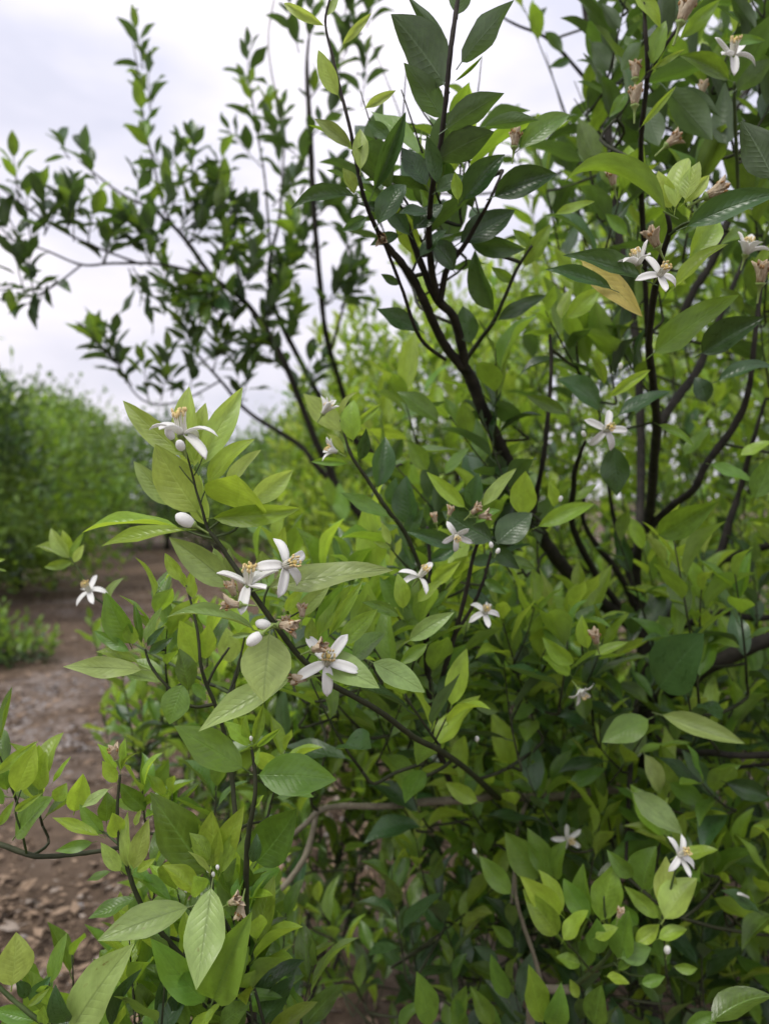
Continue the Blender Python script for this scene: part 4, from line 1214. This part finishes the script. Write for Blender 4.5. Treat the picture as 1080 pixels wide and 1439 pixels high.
for a in [
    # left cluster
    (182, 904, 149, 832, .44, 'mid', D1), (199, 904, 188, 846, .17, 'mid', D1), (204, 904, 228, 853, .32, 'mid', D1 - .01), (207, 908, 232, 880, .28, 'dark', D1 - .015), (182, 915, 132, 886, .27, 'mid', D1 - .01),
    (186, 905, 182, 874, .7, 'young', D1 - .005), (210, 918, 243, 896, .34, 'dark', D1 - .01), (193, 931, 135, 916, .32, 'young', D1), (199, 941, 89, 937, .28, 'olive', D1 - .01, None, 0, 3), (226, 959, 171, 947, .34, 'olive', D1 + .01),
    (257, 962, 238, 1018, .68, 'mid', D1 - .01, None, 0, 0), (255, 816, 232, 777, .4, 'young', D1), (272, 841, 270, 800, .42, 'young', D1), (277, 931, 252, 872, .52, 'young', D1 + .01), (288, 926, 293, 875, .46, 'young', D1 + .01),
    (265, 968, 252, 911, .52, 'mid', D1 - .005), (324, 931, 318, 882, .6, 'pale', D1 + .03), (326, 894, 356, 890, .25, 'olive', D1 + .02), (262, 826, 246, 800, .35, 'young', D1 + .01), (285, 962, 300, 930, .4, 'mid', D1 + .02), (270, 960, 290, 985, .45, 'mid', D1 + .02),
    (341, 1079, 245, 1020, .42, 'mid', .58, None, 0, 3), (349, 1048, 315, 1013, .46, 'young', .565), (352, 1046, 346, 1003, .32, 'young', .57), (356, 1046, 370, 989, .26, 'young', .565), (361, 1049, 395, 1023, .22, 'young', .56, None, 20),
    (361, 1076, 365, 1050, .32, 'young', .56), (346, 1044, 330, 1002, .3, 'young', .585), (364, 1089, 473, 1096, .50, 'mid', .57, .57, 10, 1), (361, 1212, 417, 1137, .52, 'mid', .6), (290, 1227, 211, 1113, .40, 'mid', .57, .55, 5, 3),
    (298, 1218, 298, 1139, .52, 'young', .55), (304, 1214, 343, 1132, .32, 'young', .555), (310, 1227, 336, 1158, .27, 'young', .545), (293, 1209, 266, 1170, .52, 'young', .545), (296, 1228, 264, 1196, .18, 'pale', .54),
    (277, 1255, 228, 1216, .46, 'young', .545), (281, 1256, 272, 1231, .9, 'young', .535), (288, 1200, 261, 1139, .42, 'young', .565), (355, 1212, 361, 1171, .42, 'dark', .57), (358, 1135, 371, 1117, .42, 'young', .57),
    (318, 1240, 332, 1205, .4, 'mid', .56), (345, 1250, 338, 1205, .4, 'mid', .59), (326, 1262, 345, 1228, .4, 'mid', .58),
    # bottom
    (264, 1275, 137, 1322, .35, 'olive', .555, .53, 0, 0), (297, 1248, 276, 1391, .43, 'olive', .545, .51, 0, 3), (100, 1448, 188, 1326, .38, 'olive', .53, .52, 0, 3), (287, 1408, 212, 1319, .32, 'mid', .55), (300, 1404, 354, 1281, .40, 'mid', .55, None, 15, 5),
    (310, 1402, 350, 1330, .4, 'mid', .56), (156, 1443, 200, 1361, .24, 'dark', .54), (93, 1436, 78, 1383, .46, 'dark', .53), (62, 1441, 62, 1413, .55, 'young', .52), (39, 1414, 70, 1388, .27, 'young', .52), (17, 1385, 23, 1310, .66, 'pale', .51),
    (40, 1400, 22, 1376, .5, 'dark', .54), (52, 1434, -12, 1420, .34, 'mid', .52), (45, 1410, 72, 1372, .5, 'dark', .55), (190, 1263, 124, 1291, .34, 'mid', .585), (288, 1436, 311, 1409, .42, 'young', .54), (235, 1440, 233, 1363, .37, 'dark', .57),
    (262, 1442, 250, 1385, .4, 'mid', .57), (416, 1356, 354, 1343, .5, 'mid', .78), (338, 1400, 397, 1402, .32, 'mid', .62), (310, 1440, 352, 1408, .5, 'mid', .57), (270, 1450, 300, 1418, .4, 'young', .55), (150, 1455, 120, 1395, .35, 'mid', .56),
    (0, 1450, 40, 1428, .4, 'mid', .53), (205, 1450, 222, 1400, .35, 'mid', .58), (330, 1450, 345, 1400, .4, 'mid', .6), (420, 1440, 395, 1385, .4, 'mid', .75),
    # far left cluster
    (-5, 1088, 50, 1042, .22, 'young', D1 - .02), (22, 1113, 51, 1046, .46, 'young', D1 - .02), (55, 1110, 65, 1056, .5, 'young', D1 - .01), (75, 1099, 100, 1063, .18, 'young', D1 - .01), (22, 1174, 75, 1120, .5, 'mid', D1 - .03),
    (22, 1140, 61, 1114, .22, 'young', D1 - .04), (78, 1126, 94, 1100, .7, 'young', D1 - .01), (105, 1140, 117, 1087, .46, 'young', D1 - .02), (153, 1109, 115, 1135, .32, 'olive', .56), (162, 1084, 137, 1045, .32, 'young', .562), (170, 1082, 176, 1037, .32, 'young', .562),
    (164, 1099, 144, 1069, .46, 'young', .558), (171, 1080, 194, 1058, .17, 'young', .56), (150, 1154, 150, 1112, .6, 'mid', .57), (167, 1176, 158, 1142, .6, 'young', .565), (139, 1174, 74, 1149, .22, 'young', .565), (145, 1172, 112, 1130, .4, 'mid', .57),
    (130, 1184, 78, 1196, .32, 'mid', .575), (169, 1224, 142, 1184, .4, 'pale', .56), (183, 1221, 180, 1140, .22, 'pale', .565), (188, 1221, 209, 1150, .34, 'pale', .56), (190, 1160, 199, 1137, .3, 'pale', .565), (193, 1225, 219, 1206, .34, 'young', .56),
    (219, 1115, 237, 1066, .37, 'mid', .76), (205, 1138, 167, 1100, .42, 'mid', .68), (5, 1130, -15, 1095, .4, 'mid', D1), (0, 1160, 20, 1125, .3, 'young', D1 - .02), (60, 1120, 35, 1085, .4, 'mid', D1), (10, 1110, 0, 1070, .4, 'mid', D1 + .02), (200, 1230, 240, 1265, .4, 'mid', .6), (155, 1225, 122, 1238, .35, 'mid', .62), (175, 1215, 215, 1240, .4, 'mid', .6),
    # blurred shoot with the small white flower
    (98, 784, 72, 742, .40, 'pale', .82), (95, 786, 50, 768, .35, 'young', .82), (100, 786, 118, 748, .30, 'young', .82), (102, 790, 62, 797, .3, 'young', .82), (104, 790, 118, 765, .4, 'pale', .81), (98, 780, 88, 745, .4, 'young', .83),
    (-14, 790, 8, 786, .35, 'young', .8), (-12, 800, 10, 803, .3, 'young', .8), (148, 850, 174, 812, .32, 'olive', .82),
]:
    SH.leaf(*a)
SH.flower(127, 832, .81, (-.2, .75, .6), 88, 0, 1.1)
SH.spent(164, 1068, .555, (-.2, 1, .3), 0, .8)
SH.spent(322, 1270, .55, (.8, .6, .4), 0, .8)
SH.spent(340, 1268, .555, (-.2, -1, .3), 0, .8)
SH.spent(382, 1222, .75, (.2, .8, .5), 0, 1.2)
SH.bud(376, 1228, .74, (-.5, -.2, .6), 1.0)
for (x, y, d) in [(353, 1041, .563), (300, 1232, .545), (262, 1254, .55), (293, 1226, .545), (306, 1222, .543)]:
    SH.bud(x, y, d, (0, 1, .3), .28)
SH.join = True
for (px, py, d, dx) in [(60, 1160, .66, -.2), (25, 1130, .66, -.3), (215, 1270, .66, .2), (240, 1190, .7, .1), (330, 1290, .62, .3), (270, 1330, .62, -.2),
                        (205, 1160, .7, -.1), (300, 1160, .68, .1), (350, 1330, .66, .2), (255, 1400, .6, 0), (190, 1420, .6, -.2), (330, 1410, .6, .3), (235, 960, .68, -.1), (290, 950, .68, .1), (215, 900, .66, 0), (330, 960, .7, .3), (380, 1130, .68, .3)]:
    SH.shoot(P(px, py, d), Vector((dx, random.uniform(-.3, .3), 1)), random.uniform(.04, .07), 6, .045, random.choice([('mid', 'mid', 'young'), ('mid', 'mid', 'young'), ('mid', 'young', 'young')]), w=.4, stem_r=.0012)
for k in range(34):
    px, py, d = random.uniform(60, 420), random.uniform(1430, 1660), random.uniform(.56, .85)
    SH.shoot(P(px, py, d), Vector((random.uniform(-.4, .4), random.uniform(-.3, .3), 1)), random.uniform(.08, .16), 7, .06, random.choice([('mid', 'mid', 'young'), ('dark', 'mid', 'mid')]), w=.4)

# ------------------------------------------------------------------ bright low shrub, lower right
random.seed(90)
SR = plant("citrus_shrub", "low citrus shrub with a bright clump of young leaves and one white flower, lower right", "shrub", (0.29, 0.92, ground_z(.29, .92)), lod=HI)
_b = SR.base + Vector((0, 0, -.04))
SR.branch_w([_b, _b + Vector((-.02, 0, .35)), P(745, 1439, .9), P(800, 1390, .88)], [.01, .008, .006, .005], BARKG, "stem")
SR.branch([(800, 1390, .88, 7), (835, 1362, .86, 5), (860, 1330, .84, 4), (850, 1290, .82, 3), (848, 1260, .81, 2)], TWIG)
SR.branch([(770, 1420, .9, 6), (752, 1350, .9, 5), (735, 1300, .9, 5), (725, 1262, .9, 4), (724, 1230, .9, 3)], BARKG)
SR.branch([(835, 1362, .86, 4), (900, 1340, .84, 3.5), (925, 1300, .83, 3), (938, 1262, .82, 2.5), (950, 1215, .81, 2)], TWIG)
SR.branch([(830, 1365, .86, 3), (800, 1328, .84, 2.5), (785, 1314, .83, 2)], TWIG)
SR.branch([(860, 1352, .85, 3), (880, 1368, .84, 2.5), (905, 1372, .83, 2)], TWIG)
R1 = .82
for a in [
    (783, 1313, 734, 1249, .43, 'young', R1 - .01), (787, 1285, 730, 1231, .36, 'young', R1), (790, 1280, 756, 1222, .38, 'young', R1 + .01), (925, 1289, 876, 1245, .32, 'young', R1 - .01), (933, 1277, 935, 1203, .42, 'pale', R1),
    (933, 1291, 979, 1234, .6, 'pale', R1 - .01), (958, 1203, 1008, 1194, .46, 'young', R1), (888, 1232, 852, 1194, .46, 'mid', R1), (901, 1249, 922, 1189, .7, 'mid', R1 + .03), (844, 1293, 862, 1213, .52, 'young', R1), (831, 1285, 819, 1213, .42, 'mid', R1 + .02),
    (826, 1290, 791, 1234, .5, 'mid', R1 + .01), (791, 1321, 826, 1279, .52, 'young', R1 - .01), (836, 1318, 868, 1303, .55, 'young', R1 - .01), (868, 1347, 883, 1279, .5, 'mid', R1), (893, 1325, 926, 1299, .5, 'young', R1), (925, 1319, 965, 1306, .46, 'young', R1 - .01),
    (872, 1346, 914, 1332, .6, 'mid', R1 - .01), (946, 1358, 979, 1361, .42, 'young', R1), (901, 1382, 934, 1372, .45, 'mid', R1 - .01), (852, 1372, 884, 1382, .5, 'young', R1 - .01), (868, 1363, 905, 1345, .3, 'mid', R1), (840, 1340, 838, 1290, .5, 'mid', R1), (815, 1355, 780, 1345, .5, 'young', R1),
    (717, 1256, 673, 1202, .42, 'mid', .86), (774, 1236, 740, 1163, .42, 'mid', .9), (780, 1236, 796, 1181, .52, 'mid', .9), (754, 1236, 709, 1169, .52, 'mid', .9), (762, 1436, 742, 1355, .36, 'young', .8), (775, 1440, 788, 1380, .42, 'mid', .8), (713, 1403, 689, 1340, .32, 'mid', .85),
    (812, 1402, 800, 1376, .5, 'young', .84), (834, 1440, 845, 1384, .5, 'mid', .8), (999, 1436, 1085, 1400, .46, 'mid', .66), (960, 1450, 1010, 1425, .4, 'mid', .66), (895, 1300, 870, 1270, .5, 'mid', R1 + .02), (910, 1330, 890, 1300, .5, 'mid', R1 + .01), (855, 1300, 835, 1260, .4, 'young', R1 + .01), (915, 1262, 945, 1240, .5, 'mid', R1 + .04),
    (690, 1440, 660, 1385, .4, 'mid', .85), (650, 1445, 640, 1400, .5, 'mid', .85), (605, 1440, 585, 1365, .4, 'mid', .8), (640, 1435, 655, 1385, .4, 'mid', .85), (560, 1445, 600, 1410, .4, 'mid', .8), (720, 1330, 690, 1300, .4, 'mid', .95), (700, 1350, 665, 1330, .4, 'dark', .95),
]:
    SR.leaf(*a)
SR.flower(952, 1203, R1 - .03, (.35, .6, .6), s=1.2, dirs=[(-.3, 1, .2), (.95, -.35, .3), (.35, -.9, .3), (-.5, -.2, .9), (.3, .7, .1)])
SR.spent(868, 1290, R1 - .02, (.2, 1, .2), 0, .8)
SR.bud(936, 1340, R1 - .01, (0, 1, .3), .7)
SR.bud(668, 1200, .86, (-.4, 1, .3), .5)
SR.join = True
for k in range(60):
    px, py, d = random.uniform(560, 1120), random.uniform(1330, 1640), random.uniform(.95, 1.35)
    SR.shoot(P(px, py, d), Vector((random.uniform(-.4, .4), random.uniform(-.3, .3), 1)), random.uniform(.1, .2), 8, .065, random.choice([('dark', 'mid', 'mid'), ('dark', 'dark', 'mid')]), w=.42)

# ------------------------------------------------------------------ low growth between
random.seed(91)
SM = plant("citrus_shrub", "low leafy citrus shrub on the soil between the foreground shrub and the grey branch", "shrub", (-0.28, 1.62, ground_z(-.28, 1.62)), lod=HI)
_b = SM.base
for k in range(9):
    a = k * 2.4
    e = _b + Vector((math.cos(a) * .22, math.sin(a) * .2, random.uniform(.45, .8)))
    SM.branch_w([_b + Vector((0, 0, -.03)), _b.lerp(e, .5) + Vector((math.cos(a) * .05, math.sin(a) * .05, 0)), e], [.007, .005, .002], BARK, "stem", 6, 4)
SM.join = True
for k in range(190):
    px, py, d = random.gauss(320, 105), random.gauss(1090, 95), random.uniform(1.3, 1.9)
    if px < 150 + max(0, py - 1060) * .9 or py < 905 or (px < 330 and py < 955):
        continue
    q = P(px, py, d)
    if q.z < .12:
        continue
    SM.shoot(q, Vector((random.uniform(-.5, .5), random.uniform(-.5, .5), 1)), random.uniform(.1, .2), 8, .062, random.choice([('mid', 'mid', 'young'), ('mid', 'young', 'young'), ('dark', 'mid', 'mid')]), w=.38)
for k in range(190):
    px, py, d = random.uniform(400, 800), random.uniform(960, 1460), random.uniform(1.15, 1.9)
    q = P(px, py, d)
    if q.z < .12 or random.random() < (py - 1150) / 500:
        continue
    SM.shoot(q, Vector((random.uniform(-.5, .5), random.uniform(-.5, .5), 1)), random.uniform(.1, .2), 8, .065, random.choice([('dark', 'mid', 'mid'), ('mid', 'mid', 'young')]), w=.38)

# a petal that has dropped on a leaf
fp = bpy.data.objects.new("fallen_petal", PETALS[0])
COL.objects.link(fp)
fp.matrix_world = Matrix.Translation(P(1036, 1257, .85)) @ Matrix.Rotation(R(-65), 4, 'Z') @ Matrix.Rotation(R(-20), 4, 'X')
fp['label'] = "single fallen white petal resting on dark leaves near the lower right edge"
fp['category'] = "petal"
_q0, _q1 = P(1066, 1276, .858), P(1012, 1246, .858)
A.leaf_w(_q0 + Vector((0, 0, -.004)), _q1 + Vector((0, 0, -.004)), .45, 'dark', Vector((0, -.35, 1)), 3, prio=1)


# ------------------------------------------------------------------ finish: the leaves that show largest become parts, the rest one mesh
def visible_scores():
    GW, GH, CS = 270, 360, 4.0
    occ = np.full((GH + 1, GW + 1), False)
    items = []
    for pi, pl in enumerate(PLANTS):
        if pl.limit == 0:
            continue
        for li, (M, o, *_r) in enumerate(pl.leaves):
            c = o + M[:, 1] * .5
            items.append((c[1], pi, li))
    items.sort()
    sc = {}
    for d, pi, li in items:
        M, o = PLANTS[pi].leaves[li][:2]
        if d < .2:
            sc[(pi, li)] = 0
            continue
        ll = np.linalg.norm(M[:, 1]) / d * F
        nn = max(2, min(24, int(ll / 3)))
        t = np.linspace(.06, .94, nn)
        s = np.linspace(-.9, .9, max(3, nn // 2))
        tt, ss = np.meshgrid(t, s)
        w = .5 * np.sin(np.pi * tt ** .86) ** .85
        pts = o[None, None] + tt[..., None] * M[:, 1] + (ss * w)[..., None] * M[:, 0]
        dd = np.maximum(pts[..., 1], .05)
        gx = ((540 + pts[..., 0] / dd * F) / CS).astype(int)
        gy = ((719.5 - (pts[..., 2] - H) / dd * F) / CS).astype(int)
        ok = (gx >= 0) & (gx < GW) & (gy >= 0) & (gy < GH)
        cells = np.unique(gy[ok] * (GW + 1) + gx[ok])
        fl = occ.ravel()
        vis = int(np.count_nonzero(~fl[cells])) if len(cells) else 0
        fl[cells] = True
        sc[(pi, li)] = vis
    return sc


def finish():
    for pl in PLANTS[-9:]:
        kept = []
        for rec in pl.leaves:
            c = rec[1] + rec[0][:, 1] * .5
            x, y, d = proj(c)
            if rec[5] == 0 and d > .2 and (650 < x < 828 and 48 < y < 158 or pl is A and 455 < x < 640 and y < 185):
                continue
            kept.append(rec)
        pl.leaves = kept
    sc = visible_scores()
    for pi, pl in enumerate(PLANTS):
        n = len(pl.leaves)
        idx = list(range(n))
        single = set()
        if pl.limit:
            idx.sort(key=lambda i: -(sc[(pi, i)] + (1000 if pl.leaves[i][6] else 0)))
            single = {i for i in idx[:pl.limit] if sc[(pi, i)] > 0}
        inv = Matrix.Translation(-pl.base)
        for i in single:
            M, o, var, typ, rnd, prio, label = pl.leaves[i]
            ob = bpy.data.objects.new("leaf", leaf_mesh(var, typ))
            COL.objects.link(ob)
            ob.parent = pl.root
            m4 = Matrix([[*M[r], o[r]] for r in range(3)] + [[0, 0, 0, 1]])
            ob.matrix_local = inv @ m4
            if label:
                ob['label'] = label
        rest = [i for i in range(n) if i not in single]
        if rest:
            VV, UU, RR, FF, MM = [], [], [], [], []
            off = 0
            for var in range(len(SHAPES)):
                sel = [i for i in rest if pl.leaves[i][2] == var]
                if not sel:
                    continue
                V, UV, Fc = pl.lod[var]
                V = np.array(V)
                Ms = np.array([pl.leaves[i][0] for i in sel])
                Os = np.array([pl.leaves[i][1] for i in sel]) - np.array(pl.base)
                W = np.einsum('nij,vj->nvi', Ms, V) + Os[:, None, :]
                k, nv = W.shape[:2]
                VV.append(W.reshape(-1, 3))
                UU.append(np.tile(np.array(UV), (k, 1)))
                RR.append(np.repeat([pl.leaves[i][4] for i in sel], nv))
                fq = np.array(Fc)
                FF.append((fq[None] + (np.arange(k) * nv)[:, None, None] + off).reshape(-1, 4))
                MM.append(np.repeat([LT.index(pl.leaves[i][3]) for i in sel], len(Fc)))
                off += k * nv
            VV, UU, RR, FF, MM = [np.concatenate(a) for a in (VV, UU, RR, FF, MM)]
            me = bpy.data.meshes.new("crown_leaves")
            me.vertices.add(len(VV))
            me.vertices.foreach_set("co", VV.astype(np.float32).ravel())
            me.loops.add(FF.size)
            me.loops.foreach_set("vertex_index", FF.astype(np.int32).ravel())
            me.polygons.add(len(FF))
            me.polygons.foreach_set("loop_start", np.arange(0, FF.size, 4, dtype=np.int32))
            for k in LT:
                me.materials.append(LM[k])
            me.polygons.foreach_set("material_index", MM.astype(np.int32))
            me.polygons.foreach_set("use_smooth", np.ones(len(FF), dtype=bool))
            ul = me.uv_layers.new(name="UVMap")
            ul.data.foreach_set("uv", UU[FF.ravel()].astype(np.float32).ravel())
            at = me.attributes.new("leaf_rand", 'FLOAT', 'POINT')
            at.data.foreach_set("value", RR.astype(np.float32))
            me.update(calc_edges=True)
            me.validate()
            ob = pl.part("crown", me)
            ob['kind'] = 'stuff'
        if pl.twigs:
            parts = []
            for pts, rad in pl.twigs:
                v, f = tube_geo(pts, rad, 4, 1)
                parts.append(([q - pl.base for q in v], f, 0))
            V, Fc, _ = merge(parts)
            ob = pl.part("twigs", mesh_obj("twigs", V, Fc, TWIGB))
            ob['kind'] = 'stuff'
        print(pl.root.name, "leaves", n, "single", len(single))


finish()
